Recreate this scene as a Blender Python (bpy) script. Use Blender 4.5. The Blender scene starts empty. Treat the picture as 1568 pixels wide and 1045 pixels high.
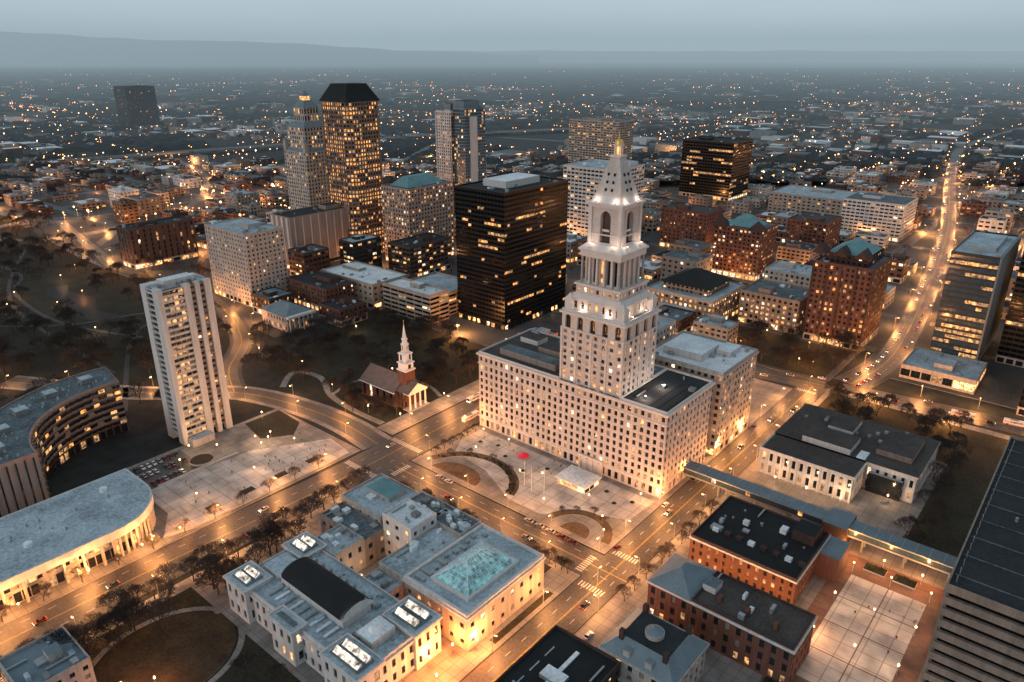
import bpy, math, random
from mathutils import Vector, noise
R=random.Random(7)
sc=bpy.context.scene
C=sc.collection
# ------------------------------------------------------------------ materials
MATS={}
def new(name):
    m=bpy.data.materials.new(name);m.use_nodes=True
    nt=m.node_tree;b=nt.nodes['Principled BSDF'];MATS[name]=m
    return m,nt,b
def surf(name,col,rough=.8,var=.25,scale=.15,fine=2.0,metal=0.,spec=.4,streak=False):
    m,nt,b=new(name);N=nt.nodes;L=nt.links
    tc=N.new('ShaderNodeTexCoord')
    n1=N.new('ShaderNodeTexNoise');n1.inputs['Scale'].default_value=scale*(4 if streak else 1);n1.inputs['Detail'].default_value=6
    n2=N.new('ShaderNodeTexNoise');n2.inputs['Scale'].default_value=fine;n2.inputs['Detail'].default_value=3
    if streak:
        mp=N.new('ShaderNodeMapping');mp.inputs['Scale'].default_value=(1,1,.08);L.new(tc.outputs['Object'],mp.inputs[0]);L.new(mp.outputs[0],n1.inputs['Vector'])
    else: L.new(tc.outputs['Object'],n1.inputs['Vector'])
    L.new(tc.outputs['Object'],n2.inputs['Vector'])
    ad=N.new('ShaderNodeMath');ad.operation='ADD';L.new(n1.outputs[0],ad.inputs[0]);L.new(n2.outputs[0],ad.inputs[1])
    mr=N.new('ShaderNodeMapRange');mr.inputs['From Min'].default_value=.7;mr.inputs['From Max'].default_value=1.3
    mr.inputs['To Min'].default_value=1-var;mr.inputs['To Max'].default_value=1+var
    L.new(ad.outputs[0],mr.inputs['Value'])
    mx=N.new('ShaderNodeVectorMath');mx.operation='SCALE';mx.inputs[0].default_value=col
    L.new(mr.outputs[0],mx.inputs['Scale']);L.new(mx.outputs[0],b.inputs['Base Color'])
    b.inputs['Roughness'].default_value=rough;b.inputs['Metallic'].default_value=metal
    b.inputs['Specular IOR Level'].default_value=spec
    return m
def emis(name,col,st,var=True,base=(.05,.04,.03),samp=False):
    m,nt,b=new(name);N=nt.nodes;L=nt.links
    b.inputs['Base Color'].default_value=(*base,1);b.inputs['Emission Color'].default_value=(*col,1)
    b.inputs['Emission Strength'].default_value=st;b.inputs['Roughness'].default_value=.3
    if var:
        tc=N.new('ShaderNodeTexCoord');n=N.new('ShaderNodeTexNoise');n.inputs['Scale'].default_value=.5;n.inputs['Detail'].default_value=4
        L.new(tc.outputs['Object'],n.inputs['Vector'])
        mr=N.new('ShaderNodeMapRange');mr.inputs['From Min'].default_value=.36;mr.inputs['From Max'].default_value=.68
        mr.inputs['To Min'].default_value=st*.08;mr.inputs['To Max'].default_value=st*2.1
        L.new(n.outputs[0],mr.inputs['Value']);L.new(mr.outputs[0],b.inputs['Emission Strength'])
    if not samp: m.cycles.emission_sampling='NONE'
    return m
def paving(name,c1,c2,mort,w,h,rough=.75):
    m,nt,b=new(name);N=nt.nodes;L=nt.links
    tc=N.new('ShaderNodeTexCoord');br=N.new('ShaderNodeTexBrick')
    br.inputs['Color1'].default_value=(*c1,1);br.inputs['Color2'].default_value=(*c2,1);br.inputs['Mortar'].default_value=(*mort,1)
    br.inputs['Scale'].default_value=1;br.inputs['Brick Width'].default_value=w;br.inputs['Row Height'].default_value=h
    br.inputs['Mortar Size'].default_value=.03*h;br.offset=0
    L.new(tc.outputs['Object'],br.inputs['Vector'])
    n=N.new('ShaderNodeTexNoise');n.inputs['Scale'].default_value=.12;n.inputs['Detail'].default_value=7
    L.new(tc.outputs['Object'],n.inputs['Vector'])
    mr=N.new('ShaderNodeMapRange');mr.inputs['From Min'].default_value=.3;mr.inputs['From Max'].default_value=.7
    mr.inputs['To Min'].default_value=.6;mr.inputs['To Max'].default_value=1.25
    L.new(n.outputs[0],mr.inputs['Value'])
    mx=N.new('ShaderNodeVectorMath');mx.operation='SCALE';L.new(br.outputs[0],mx.inputs[0]);L.new(mr.outputs[0],mx.inputs['Scale'])
    L.new(mx.outputs[0],b.inputs['Base Color']);b.inputs['Roughness'].default_value=rough
ST=dict(streak=True)
surf('granite',(.55,.47,.43),.75,.2,.08,1.2,**ST)
surf('granite_trim',(.64,.57,.53),.7,.12)
surf('limestone',(.38,.34,.31),.8,.3,**ST)
surf('white_stone',(.58,.55,.53),.75,.22,**ST)
surf('tan',(.24,.18,.145),.8,.3,**ST)
surf('beige',(.33,.275,.235),.8,.3,**ST)
surf('pink_conc',(.30,.22,.185),.8,.28,**ST)
surf('bronze_stone',(.20,.135,.105),.8,.2)
surf('brown',(.085,.05,.04),.8,.3,**ST)
surf('brick',(.12,.052,.038),.85,.35,.3,3,**ST)
surf('brick_dark',(.055,.03,.025),.85,.3,.3,3)
surf('white_conc',(.54,.51,.49),.8,.22,**ST)
surf('grey_conc',(.2,.2,.2),.85,.2)
surf('black_panel',(.006,.006,.007),.35,.2)
surf('dark_panel',(.02,.022,.025),.4,.2)
surf('roof_dark',(.02,.024,.028),.9,.4,.1,.8)
surf('roof_grey',(.11,.135,.15),.9,.5,.1,.8)
surf('roof_light',(.35,.42,.465),.85,.38,.1,.8)
surf('roof_white',(.68,.72,.75),.8,.25,.1,.8)
surf('roof_brown',(.06,.05,.046),.9,.4,.1,.8)
surf('slate',(.15,.2,.23),.7,.2,.2,2)
surf('shingle',(.16,.12,.11),.85,.25,.3,2)
surf('copper',(.12,.25,.27),.6,.25,.2,2)
surf('blackroof',(.009,.011,.013),.85,.4)
surf('metal',(.35,.37,.38),.45,.2,.5,2,.6)
surf('white_paint',(.8,.78,.76),.6,.06)
surf('gold_leaf',(.8,.5,.15),.35,.1,.5,2,.8)
surf('asphalt',(.066,.062,.06),.48,.55,.05,.9)
surf('citypave',(.07,.07,.07),.85,.45,.03,.6)
surf('lanepaint',(.5,.5,.48),.7,.3,.8,4)
surf('yellowpaint',(.45,.30,.06),.7,.3,.8,4)
surf('grass',(.024,.023,.014),.95,.6,.06,.6)
surf('ground',(.016,.021,.022),.95,.6,.01,.12)
surf('soil',(.035,.027,.018),.95,.4,.1,1)
surf('autumn_grass',(.045,.028,.013),.95,.6,.12,.9)
surf('bed_soil',(.10,.065,.04),.95,.5,.15,1.2)
surf('bark',(.05,.038,.032),.9,.3,1,4)
surf('canopy',(.015,.021,.024),.95,.5,.02,.3)
surf('hill',(.03,.045,.048),.95,.3,.0006,.003)
surf('water',(.005,.007,.009),.5,.1,.15,2,0,.12)
surf('kerb',(.42,.40,.38),.8,.15)
surf('red_fabric',(.75,.03,.10),.7,.1)
surf('tyre',(.015,.015,.015),.8,.1)
surf('hedge',(.014,.02,.012),.95,.5,.5,3)
surf('blind',(.20,.18,.16),.5,.3,.3,1)
paving('pave',(.24,.225,.215),(.20,.19,.18),(.12,.11,.10),4,4)
paving('deck',(.48,.45,.43),(.44,.41,.39),(.28,.25,.23),7,7)
paving('brickpave',(.17,.09,.065),(.14,.07,.05),(.10,.06,.045),3,1.5)
for i,c in enumerate([(.6,.6,.6),(.03,.03,.035),(.12,.02,.02),(.06,.08,.11),(.3,.31,.32)]):
    surf('carpaint%d'%i,c,.3,.03,.1,1,.2,.6)
for i,c in enumerate([(.03,.03,.05),(.2,.05,.04),(.05,.06,.05),(.25,.22,.2)]): surf('cloth%d'%i,c,.9,.1)
surf('glass',(.012,.016,.02),.12,.3,.4,1,0,.6)
surf('glass_black',(.003,.004,.005),.12,.3,.3,1,0,.3)
surf('glass_blue',(.04,.08,.11),.12,.3,.3,1,0,.7)
emis('lit_a',(1,.45,.15),1.2);emis('lit_b',(1,.54,.24),.5);emis('lit_c',(1,.72,.45),1.6)
emis('lit_amber',(1,.36,.08),1.5);emis('shop',(1,.50,.19),2.4)
emis('skyl',(.30,.75,.8),.22,True,(.12,.25,.26));emis('skywhite',(1,.86,.72),1.0)
emis('bulb',(1,.5,.2),14,False,(.5,.4,.3));emis('bulb_far',(1,.36,.11),11,False);emis('bulb_white',(1,.76,.55),7,False)
emis('tail',(1,.03,.01),5,False);emis('head',(1,.85,.65),12,False)
# ------------------------------------------------------------------ mesh builder
class MB:
    def __init__(s): s.v=[];s.f=[];s.mi=[];s.mats=[]
    def m(s,n):
        if n not in s.mats:s.mats.append(n)
        return s.mats.index(n)
    def q(s,pts,m):
        n=len(s.v);s.v.extend(pts);s.f.append(tuple(range(n,n+len(pts))));s.mi.append(s.m(m))
    def box(s,x0,x1,y0,y1,z0,z1,m,top=None):
        q=s.q
        q([(x0,y0,z0),(x1,y0,z0),(x1,y0,z1),(x0,y0,z1)],m);q([(x1,y0,z0),(x1,y1,z0),(x1,y1,z1),(x1,y0,z1)],m)
        q([(x1,y1,z0),(x0,y1,z0),(x0,y1,z1),(x1,y1,z1)],m);q([(x0,y1,z0),(x0,y0,z0),(x0,y0,z1),(x0,y1,z1)],m)
        q([(x0,y0,z1),(x1,y0,z1),(x1,y1,z1),(x0,y1,z1)],top or m);q([(x0,y1,z0),(x1,y1,z0),(x1,y0,z0),(x0,y0,z0)],m)
    def prism(s,P,z0,z1,m,top=None):
        n=len(P)
        for i in range(n):
            a=P[i];b=P[(i+1)%n];s.q([(*a,z0),(*b,z0),(*b,z1),(*a,z1)],m)
        s.q([(*p,z1) for p in P],top or m)
    def cyl(s,cx,cy,z0,z1,r0,r1,n,m,cap=True):
        for i in range(n):
            a=2*math.pi*i/n;b=2*math.pi*(i+1)/n
            s.q([(cx+r0*math.cos(a),cy+r0*math.sin(a),z0),(cx+r0*math.cos(b),cy+r0*math.sin(b),z0),(cx+r1*math.cos(b),cy+r1*math.sin(b),z1),(cx+r1*math.cos(a),cy+r1*math.sin(a),z1)],m)
        if cap and r1>.01: s.q([(cx+r1*math.cos(2*math.pi*i/n),cy+r1*math.sin(2*math.pi*i/n),z1) for i in range(n)],m)
    def frust(s,x0,x1,y0,y1,z0,z1,ins,m,top=None,insy=None):
        iy=ins if insy is None else insy
        A=[(x0,y0,z0),(x1,y0,z0),(x1,y1,z0),(x0,y1,z0)];B=[(x0+ins,y0+iy,z1),(x1-ins,y0+iy,z1),(x1-ins,y1-iy,z1),(x0+ins,y1-iy,z1)]
        for i in range(4):
            j=(i+1)%4;s.q([A[i],A[j],B[j],B[i]],m)
        s.q(B,top or m)
    def build(s,name):
        me=bpy.data.meshes.new(name);me.from_pydata(s.v,[],s.f)
        for n in s.mats: me.materials.append(MATS[n])
        me.polygons.foreach_set('material_index',s.mi);me.update()
        o=bpy.data.objects.new(name,me);C.objects.link(o);return o
def inst(name,me,loc,rz=0,sc_=1):
    o=bpy.data.objects.new(name,me);C.objects.link(o);o.location=loc;o.rotation_euler=(0,0,rz);o.scale=(sc_,)*3 if not isinstance(sc_,tuple) else sc_;return o
LIT=['lit_a','lit_a','lit_b','lit_b','lit_b','lit_c']
def facade(mb,o,u,W,z0,z1,cols,rows,wf=.5,hf=.6,d=.3,mw='granite',lit=.2,mg='glass',arch=False,corr=0.,lits=LIT,off=.5,ms=None):
    ux,uy=u;nx,ny=uy,-ux;cw=W/cols;rh=(z1-z0)/rows;ww=cw*wf;hh=rh*hf;ms=ms or mw
    def P(a,z,dd=0): return (o[0]+ux*a-nx*dd,o[1]+uy*a-ny*dd,z)
    for r in range(rows):
        zb=z0+r*rh;wb=zb+(rh-hh)*off;wt=wb+hh
        if wb>zb+.01: mb.q([P(0,zb),P(W,zb),P(W,wb),P(0,wb)],ms)
        if not arch: 
            if wt<zb+rh-.01: mb.q([P(0,wt),P(W,wt),P(W,zb+rh),P(0,zb+rh)],ms)
        rl=lit*R.choice([.3,.6,1,1,1.4,1.8])
        state=R.random()<rl
        prev=0
        for c in range(cols):
            a0=c*cw+(cw-ww)/2;a1=a0+ww
            top=zb+rh if arch else wt
            mb.q([P(prev,wb),P(a0,wb),P(a0,top),P(prev,top)],mw);prev=a1
            if R.random()>corr: state=R.random()<rl
            g=R.choice(lits) if state else ('blind' if mg=='glass' and not arch and R.random()<.1 else mg)
            if arch:
                rad=ww/2;sp=wt-rad;pts=[(a0,wb),(a0,sp)]
                pts+=[(a0+rad-rad*math.cos(t*math.pi/8),sp+rad*math.sin(t*math.pi/8)) for t in range(1,8)]+[(a1,sp),(a1,wb)]
                for i in range(1,len(pts)-2):
                    p,qq=pts[i],pts[i+1];mb.q([P(p[0],p[1]),P(qq[0],qq[1]),P(qq[0],top),P(p[0],top)],mw)
                for i in range(len(pts)-1):
                    p,qq=pts[i],pts[i+1];mb.q([P(p[0],p[1]),P(p[0],p[1],d),P(qq[0],qq[1],d),P(qq[0],qq[1])],mw)
                mb.q([P(p[0],p[1],d) for p in pts][::-1],g)
            else:
                mb.q([P(a0,wb,d),P(a1,wb,d),P(a1,wt,d),P(a0,wt,d)],g)
                mb.q([P(a0,wb),P(a1,wb),P(a1,wb,d),P(a0,wb,d)],ms)
                mb.q([P(a0,wt,d),P(a1,wt,d),P(a1,wt),P(a0,wt)],ms)
                mb.q([P(a0,wb),P(a0,wb,d),P(a0,wt,d),P(a0,wt)],mw)
                mb.q([P(a1,wb,d),P(a1,wb),P(a1,wt),P(a1,wt,d)],mw)
        top=zb+rh if arch else wt
        mb.q([P(prev,wb),P(W,wb),P(W,top),P(prev,top)],mw)
def rect(mb,x0,x1,y0,y1,z0,z1,bay,fl,sides='FRBL',**k):
    rows=max(1,round((z1-z0)/fl));cx=max(1,round((x1-x0)/bay));cy=max(1,round((y1-y0)/bay))
    S={'F':((x0,y0),(1,0),x1-x0,cx),'R':((x1,y0),(0,1),y1-y0,cy),'B':((x1,y1),(-1,0),x1-x0,cx),'L':((x0,y1),(0,-1),y1-y0,cy)}
    for c in sides:
        o,u,W,n=S[c];facade(mb,o,u,W,z0,z1,n,rows,**k)
def roof(mb,x0,x1,y0,y1,z,mr='roof_grey',mp='limestone',n=6,par=1.0,t=.5,pent=True):
    mb.q([(x0+t,y0+t,z),(x1-t,y0+t,z),(x1-t,y1-t,z),(x0+t,y1-t,z)],mr)
    zt=z+par
    for a in ((x0,x1,y0,y0+t),(x0,x1,y1-t,y1),(x0,x0+t,y0+t,y1-t),(x1-t,x1,y0+t,y1-t)): mb.box(*a,z-.3,zt,mp)
    w,h=x1-x0,y1-y0
    if pent and w>14 and h>14:
        a=R.uniform(.2,.4)*w;b=R.uniform(.2,.35)*h;cx=R.uniform(x0+t+a/2+2,x1-a/2-2);cy=R.uniform(y0+b/2+2,y1-b/2-2)
        mb.box(cx-a/2,cx+a/2,cy-b/2,cy+b/2,z,z+R.uniform(2.5,4.5),mp,mr)
    for i in range(n):
        cx=R.uniform(x0+2,x1-2);cy=R.uniform(y0+2,y1-2);k=R.random()
        if k<.55:
            a=R.uniform(.5,1.8);b=R.uniform(.5,1.8);mb.box(max(cx-a,x0+t),min(cx+a,x1-t),max(cy-b,y0+t),min(cy+b,y1-t),z,z+R.uniform(.8,2.2),R.choice(['metal','grey_conc','roof_white','roof_light']))
        elif k<.85: mb.cyl(cx,cy,z,z+R.uniform(.6,1.6),.5,.5,8,'metal')
        else: mb.box(cx-.3,cx+.3,max(cy-4,y0+t),min(cy+4,y1-t),z+.3,z+.9,'metal')
KEEP=[]
def bl(name,x0,x1,y0,y1,h,wall='beige',bay=4,fl=3.8,wf=.5,hf=.5,lit=.2,rm='roof_grey',gf=True,n=8,trim=None,par=1.,base='limestone',pent=True,build=True,glit=.55,**k):
    mb=MB();z0=.1
    if gf:
        rect(mb,x0,x1,y0,y1,z0,5,bay*1.5,4.9,wf=.75,hf=.7,d=.5,mw=base,lit=glit,lits=['shop','lit_a','lit_c'],off=.3);z0=5
        mb.box(x0-.3,x1+.3,y0-.3,y0,4.8,5.3,base);mb.box(x1,x1+.3,y0,y1,4.8,5.3,base)
    rect(mb,x0,x1,y0,y1,z0,h-.3,bay,fl,wf=wf,hf=hf,mw=wall,lit=lit,**k)
    if trim:
        for a in ((x0-.6,x1+.6,y0-.6,y0),(x0-.6,x1+.6,y1,y1+.6),(x0-.6,x0,y0,y1),(x1,x1+.6,y0,y1)): mb.box(*a,h-1.3,h-.2,trim)
    roof(mb,x0,x1,y0,y1,h,rm,trim or wall,n,par,pent=pent)
    KEEP.append((x0,x1,y0,y1))
    return mb.build(name) if build else mb
# ------------------------------------------------------------------ GROUND & ROADS
mb=MB();mb.q([(-30000,-3000,0),(12000,-3000,0),(12000,30000,0),(-30000,30000,0)],'ground');mb.build('ground')
ROADS=[]
def strip(P,w,z,m,mb):
    L=[];Rr=[]
    for i,p in enumerate(P):
        a=Vector(P[max(0,i-1)]);b=Vector(P[min(len(P)-1,i+1)]);t=(b-a).normalized();n=Vector((-t.y,t.x))*w/2
        L.append((p[0]+n.x,p[1]+n.y,z));Rr.append((p[0]-n.x,p[1]-n.y,z))
    for i in range(len(P)-1): mb.q([Rr[i],Rr[i+1],L[i+1],L[i]],m)
def smooth(P,k=6):
    out=[]
    for i in range(len(P)-1):
        p0=P[max(0,i-1)];p1=P[i];p2=P[i+1];p3=P[min(len(P)-1,i+2)]
        for j in range(k):
            t=j/k;out.append(tuple(.5*((2*p1[c])+(-p0[c]+p2[c])*t+(2*p0[c]-5*p1[c]+4*p2[c]-p3[c])*t*t+(-p0[c]+3*p1[c]-3*p2[c]+p3[c])*t**3) for c in (0,1)))
    out.append(P[-1]);return out
def road(name,P,w,z=.03,m='asphalt',line=True,side=0,sm='pave'):
    mb=MB();strip(P,w,z,m,mb)
    if side:
        for s in (1,-1):
            Q=[]
            for i,p in enumerate(P):
                a=Vector(P[max(0,i-1)]);b=Vector(P[min(len(P)-1,i+1)]);t=(b-a).normalized();n=Vector((-t.y,t.x))*s*(w/2+side/2)
                Q.append((p[0]+n.x,p[1]+n.y))
            strip(Q,side,.14,sm,mb)
    if line:
        def off(d):
            Q=[]
            for i,p in enumerate(P):
                a=Vector(P[max(0,i-1)]);b=Vector(P[min(len(P)-1,i+1)]);t=(b-a).normalized();Q.append((p[0]-t.y*d,p[1]+t.x*d))
            return Q
        strip(off(.2),.16,z+.008,'yellowpaint',mb);strip(off(-.2),.16,z+.008,'yellowpaint',mb)
        for s in ([w/4,-w/4] if w>13 else []):
            Q=off(s)
            for i in range(len(Q)-1):
                a=Vector(Q[i]);b=Vector(Q[i+1]);L=(b-a).length;d=0
                while d+3<L:
                    strip([tuple(a+(b-a)*(d/L)),tuple(a+(b-a)*((d+3)/L))],.2,z+.008,'lanepaint',mb);d+=9
    for i in range(len(P)-1): ROADS.append((P[i],P[i+1],w/2+side))
    return mb.build(name)
road('main_street_road',[(-272,-60),(-268,98),(-264,175),(-265,267),(-268,450)],25)
road('plaza_street_road',[(-253,210),(-117,210)],16,.034)
road('side_street_road',[(-125,60),(-125,441)],16,.038)
road('cross_street_road',[(-330,436),(-158,441),(-105,450),(-53,457),(120,474)],19,.042)
S4=[(-108,460),(-101,533),(-120,716),(-158,987),(-270,1603),(-305,2067),(-200,3200)]
road('avenue_road',smooth(S4),17,.046,side=3,sm='citypave')
gold=smooth([(-277,219),(-307,222),(-341,220),(-377,212),(-400,200),(-443,163),(-520,120)])
road('church_street_road',gold,13,.05,side=3)
park=smooth([(-395,205),(-430,222),(-471,256),(-540,283),(-617,296),(-735,283),(-814,297),(-1000,330)])
road('park_road',park,11,.054,side=2.5,sm='citypave')
ramp1=smooth([(-840,305),(-900,350),(-985,365),(-1040,310),(-1000,250),(-930,265),(-905,330),(-960,470),(-1180,620),(-1440,700)],7)
ramp2=smooth([(-1000,330),(-1150,300),(-1330,330),(-1540,330)],7)
road('highway_ramp_road',ramp1,11,.062,line=False);road('highway_ramp_road',ramp2,15,.066,line=False)
def slab(name,P,z=.15,m='pave',extra=None):
    mb=MB();mb.prism(P,0,z,'kerb',m)
    if extra: extra(mb)
    return mb.build(name)
def rc(x0,x1,y0,y1): return [(x0,y0),(x1,y0),(x1,y1),(x0,y1)]
slab('tower_block_pavement',rc(-251,-133.5,219,430))
slab('museum_block_pavement',rc(-252,-133.5,20,201.5))
slab('civic_block_pavement',rc(-116.5,60,100,446))
slab('plaza_block_pavement',rc(-355,-279,-20,209))
slab('church_block_pavement',rc(-292,-279,231,425))
slab('bank_block_pavement',rc(-440,-292,362,425),m='citypave')
slab('bank_tower_pavement',rc(-420,-300,446,520),m='citypave')
slab('north_block_pavement',rc(-300,-120,452,560),m='citypave')
slab('north_east_block_pavement',rc(-92,60,486,660),m='citypave')
def sheet(name,P,z,m): 
    mb=MB();mb.q([(*p,z) for p in P],m);return mb.build(name)
sheet('church_lawn',[(-420,238),(-293,232),(-293,360),(-450,360)],.1,'grass')
sheet('park_lawn',[(-1100,120),(-405,120),(-470,245),(-560,275),(-800,275),(-1100,300)],.025,'grass')
sheet('museum_lawn',rc(-246,-226,45,98),.17,'grass')
sheet('museum_lawn',rc(-224,-165,60,98),.17,'grass')
sheet('museum_lawn',rc(-230,-178,190,199),.17,'grass')
sheet('museum_lawn',rc(-172,-145,188.5,198),.17,'grass')
sheet('museum_lawn',rc(-138,-135.2,152,186),.17,'grass')
sheet('civic_lawn',rc(-113,-40,391,440),.17,'grass')
sheet('civic_lawn',rc(-40,-20,300,440),.17,'grass')
sheet('square_lawn',rc(-214,-124,456,516),.17,'grass')
sheet('parking_lot',rc(-352,-326,116,148),.17,'asphalt')
sheet('tower_back_lot',rc(-248,-205,322,425),.17,'asphalt')
sheet('institute_forecourt',rc(-114,-100,221,236),.17,'asphalt')
def ell(cx,cy,a,b,t0=0,t1=360,n=28): return [(cx+a*math.cos(math.radians(t0+(t1-t0)*i/n)),cy+b*math.sin(math.radians(t0+(t1-t0)*i/n))) for i in range(n+(0 if t1-t0==360 else 1))]
slab('circular_lawn',ell(-218,74,20,24),.3,'autumn_grass')
mb=MB();strip(ell(-218,74,22,26,0,359.9,40),2.2,.2,'pave',mb);mb.build('circular_path')
mb=MB();strip(smooth([(-715,222),(-690,214),(-655,220),(-620,209),(-588,216)],8),17,.06,'water',mb);mb.build('pond_water')
for P in ([(-1000,180),(-800,215),(-720,190),(-600,188),(-470,240)],[(-900,260),(-700,180),(-480,170)],[(-560,280),(-585,235),(-600,190),(-640,150)],[(-420,150),(-540,210),(-570,262)]):
    mb=MB();strip(smooth(P),3,.05,'citypave',mb);mb.build('park_path')
mb=MB();strip(smooth([(-378,228),(-392,246),(-372,252),(-345,240),(-318,236),(-293,236)]),4,.16,'pave',mb);mb.build('lawn_path')
mb=MB();strip(smooth([(-345,240),(-350,262),(-340,284),(-312,288),(-293,282)]),2.5,.155,'pave',mb);mb.build('lawn_path')
def xwalk(x,y,dx,dy,n=9):
    mb=MB()
    for i in range(n):
        cx=x+dx*i*1.3;cy=y+dy*i*1.3
        if dx: mb.box(cx-.3,cx+.3,cy-1.6,cy+1.6,.05,.062,'lanepaint')
        else: mb.box(cx-1.6,cx+1.6,cy-.3,cy+.3,.05,.062,'lanepaint')
    mb.build('crosswalk_marking')
xwalk(-131,198,1,0);xwalk(-131,223,1,0);xwalk(-136,204,0,1);xwalk(-114,204,0,1)
xwalk(-275,197,1,0,17);xwalk(-275,228,1,0,17);xwalk(-248,204,0,1);xwalk(-131,432,1,0);xwalk(-275,425,1,0,16)
# ------------------------------------------------------------------ GRANITE TOWER
mb=MB();g='granite';gt='granite_trim'
KEEP.append((-252,-133,268,318))
x0,x1,y0,y1=-250,-136,270,315
def cor(mb,x0,x1,y0,y1,z,h=.8,p=.7,m=gt):
    for a in ((x0-p,x1+p,y0-p,y0),(x0-p,x1+p,y1,y1+p),(x0-p,x0,y0,y1),(x1,x1+p,y0,y1)): mb.box(*a,z,z+h,m)
rect(mb,x0,x1,y0,y1,.1,6,3.8,6,wf=.55,hf=.7,d=.6,mw=g,lit=.5,off=.35)
cor(mb,x0,x1,y0,y1,6,.5,.4)
rect(mb,x0,x1,y0,y1,6.5,38,3.6,3.8,wf=.5,hf=.62,d=.5,mw=g,lit=.1)
cor(mb,x0,x1,y0,y1,38,.5,.4)
rect(mb,x0,x1,y0,y1,38.5,43,3.6,4.5,wf=.5,hf=.55,d=.5,mw=g,lit=.15)
cor(mb,x0,x1,y0,y1,43,1,1.0)
roof(mb,-250,-196,270,315,44,'roof_brown',gt,12,1)
roof(mb,-161,-136,270,315,44,'roof_dark',gt,4,1,pent=False)
roof(mb,-196,-161,301,315,44,'roof_grey',gt,3,1,pent=False)
mb.box(-240,-203,276,284,44,47.5,'pink_conc','roof_grey')
mb.box(-225,-200,290,302,44,48,'pink_conc','roof_brown')
for i in range(6): mb.box(-159+i*4,-158.8+i*4,272,313,44.02,44.15,'roof_brown')
sx0,sx1,sy0,sy1=-196,-161,271,301
rect(mb,sx0,sx1,sy0-.01,sy1,44,74,4.3,3.75,wf=.42,hf=.55,d=.45,mw=g,lit=.3)
for i in range(5): mb.box(sx0+i*8.6-.5,sx0+i*8.6+.5,sy0-.4,sy0-.02,44,74,gt)
for i in range(1,4): mb.box(sx1,sx1+.4,sy0+i*7.5-.5,sy0+i*7.5+.5,44,74,gt)
cor(mb,sx0,sx1,sy0,sy1,74,.4,.5)
for o,u,W,n in (((sx0,sy0),(1,0),35,5),((sx1,sy0),(0,1),30,4),((sx1,sy1),(-1,0),35,5),((sx0,sy1),(0,-1),30,4)):
    facade(mb,o,u,W,74.4,82,n,1,wf=.45,hf=.9,d=1.2,mw=g,lit=0,arch=True,off=.2)
cor(mb,sx0,sx1,sy0,sy1,82,1,1.1)
roof(mb,sx0,sx1,sy0,sy1,83,'roof_grey',gt,0,1,pent=False)
cx,cy=-178.5,286
def sq(hw,hd=None): hd=hd or hw; return (cx-hw,cx+hw,cy-hd,cy+hd)
a=sq(13.5,12.5);rect(mb,*a,83,89,3.8,6,wf=.4,hf=.5,d=.6,mw=g,lit=.3);mb.frust(a[0]-.8,a[1]+.8,a[2]-.8,a[3]+.8,89,91,1.6,gt)
a=sq(12);rect(mb,*a,91,94.5,3.4,3.5,wf=.4,hf=.5,d=.4,mw=g,lit=.5);cor(mb,*a,94.5,.7,.7);mb.q([(a[0],a[2],95),(a[1],a[2],95),(a[1],a[3],95),(a[0],a[3],95)],gt)
for sx in (-1,1):
    for sy in (-1,1):
        mb.box(cx+sx*14.5-2,cx+sx*14.5+2,cy+sy*12.5-2,cy+sy*12.5+2,83,88,gt);mb.frust(cx+sx*14.5-2.3,cx+sx*14.5+2.3,cy+sy*12.5-2.3,cy+sy*12.5+2.3,88,90.5,2.1,gt)
a=sq(9.2);rect(mb,*a,95,107,3.7,12,wf=.5,hf=.86,d=1.2,mw=g,lit=.15)
for i in range(6):
    for s in (-1,1):
        p=-10.2+i*4.08;mb.cyl(cx+p,cy+s*10.2,95.2,107,.62,.5,10,gt);mb.cyl(cx+s*10.2,cy+p,95.2,107,.62,.5,10,gt)
a=sq(11);mb.box(*a,107,109.5,gt);a=sq(11.8);mb.box(*a,109.5,110.3,gt);mb.frust(*a,110.3,112.5,3,gt)
a=sq(8)
for o,u in (((a[0],a[2]),(1,0)),((a[1],a[2]),(0,1)),((a[1],a[3]),(-1,0)),((a[0],a[3]),(0,-1))):
    facade(mb,o,u,16,112.4,127,1,1,wf=.34,hf=.86,d=2.2,mw=g,lit=0,mg='brown',arch=True,off=.35)
for s in (-1,1):
    mb.box(cx-1.8,cx+1.8,cy+s*7.4-.15,cy+s*7.4+.15,117.5,118.4,gt);mb.box(cx+s*7.4-.15,cx+s*7.4+.15,cy-1.8,cy+1.8,117.5,118.4,gt)
cor(mb,*a,116,.5,.35)
for sx in (-1,1):
    for sy in (-1,1): mb.box(cx+sx*7.9-.9,cx+sx*7.9+.9,cy+sy*7.9-.9,cy+sy*7.9+.9,112,127,gt)
a=sq(9);mb.box(*a,127,128.2,gt);a=sq(9.8);mb.box(*a,128.2,129.2,gt)
a=sq(8.2);mb.frust(*a,129.2,132,1.2,gt)
a=sq(7);mb.frust(*a,132,148,4.6,g)
for k in range(3):
    z=134+k*3.2;w=7-4.6*(z-132)/16
    for s in (-1,1):
        for p in (-1.6,1.6):
            if abs(p)<w-1:
                mb.box(cx+p-.4,cx+p+.4,cy+s*w-.35,cy+s*w+.35,z,z+1.2,'glass');mb.box(cx+s*w-.35,cx+s*w+.35,cy+p-.4,cy+p+.4,z,z+1.2,'glass')
a=sq(2.9);mb.box(*a,148,148.8,gt)
for i in range(8):
    t=i*math.pi/4;mb.cyl(cx+1.9*math.cos(t),cy+1.9*math.sin(t),148.8,153,.28,.28,6,gt)
mb.cyl(cx,cy,148.8,153,.9,.9,8,'lit_amber');mb.cyl(cx,cy,153,153.6,2.4,2.4,12,gt)
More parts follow.
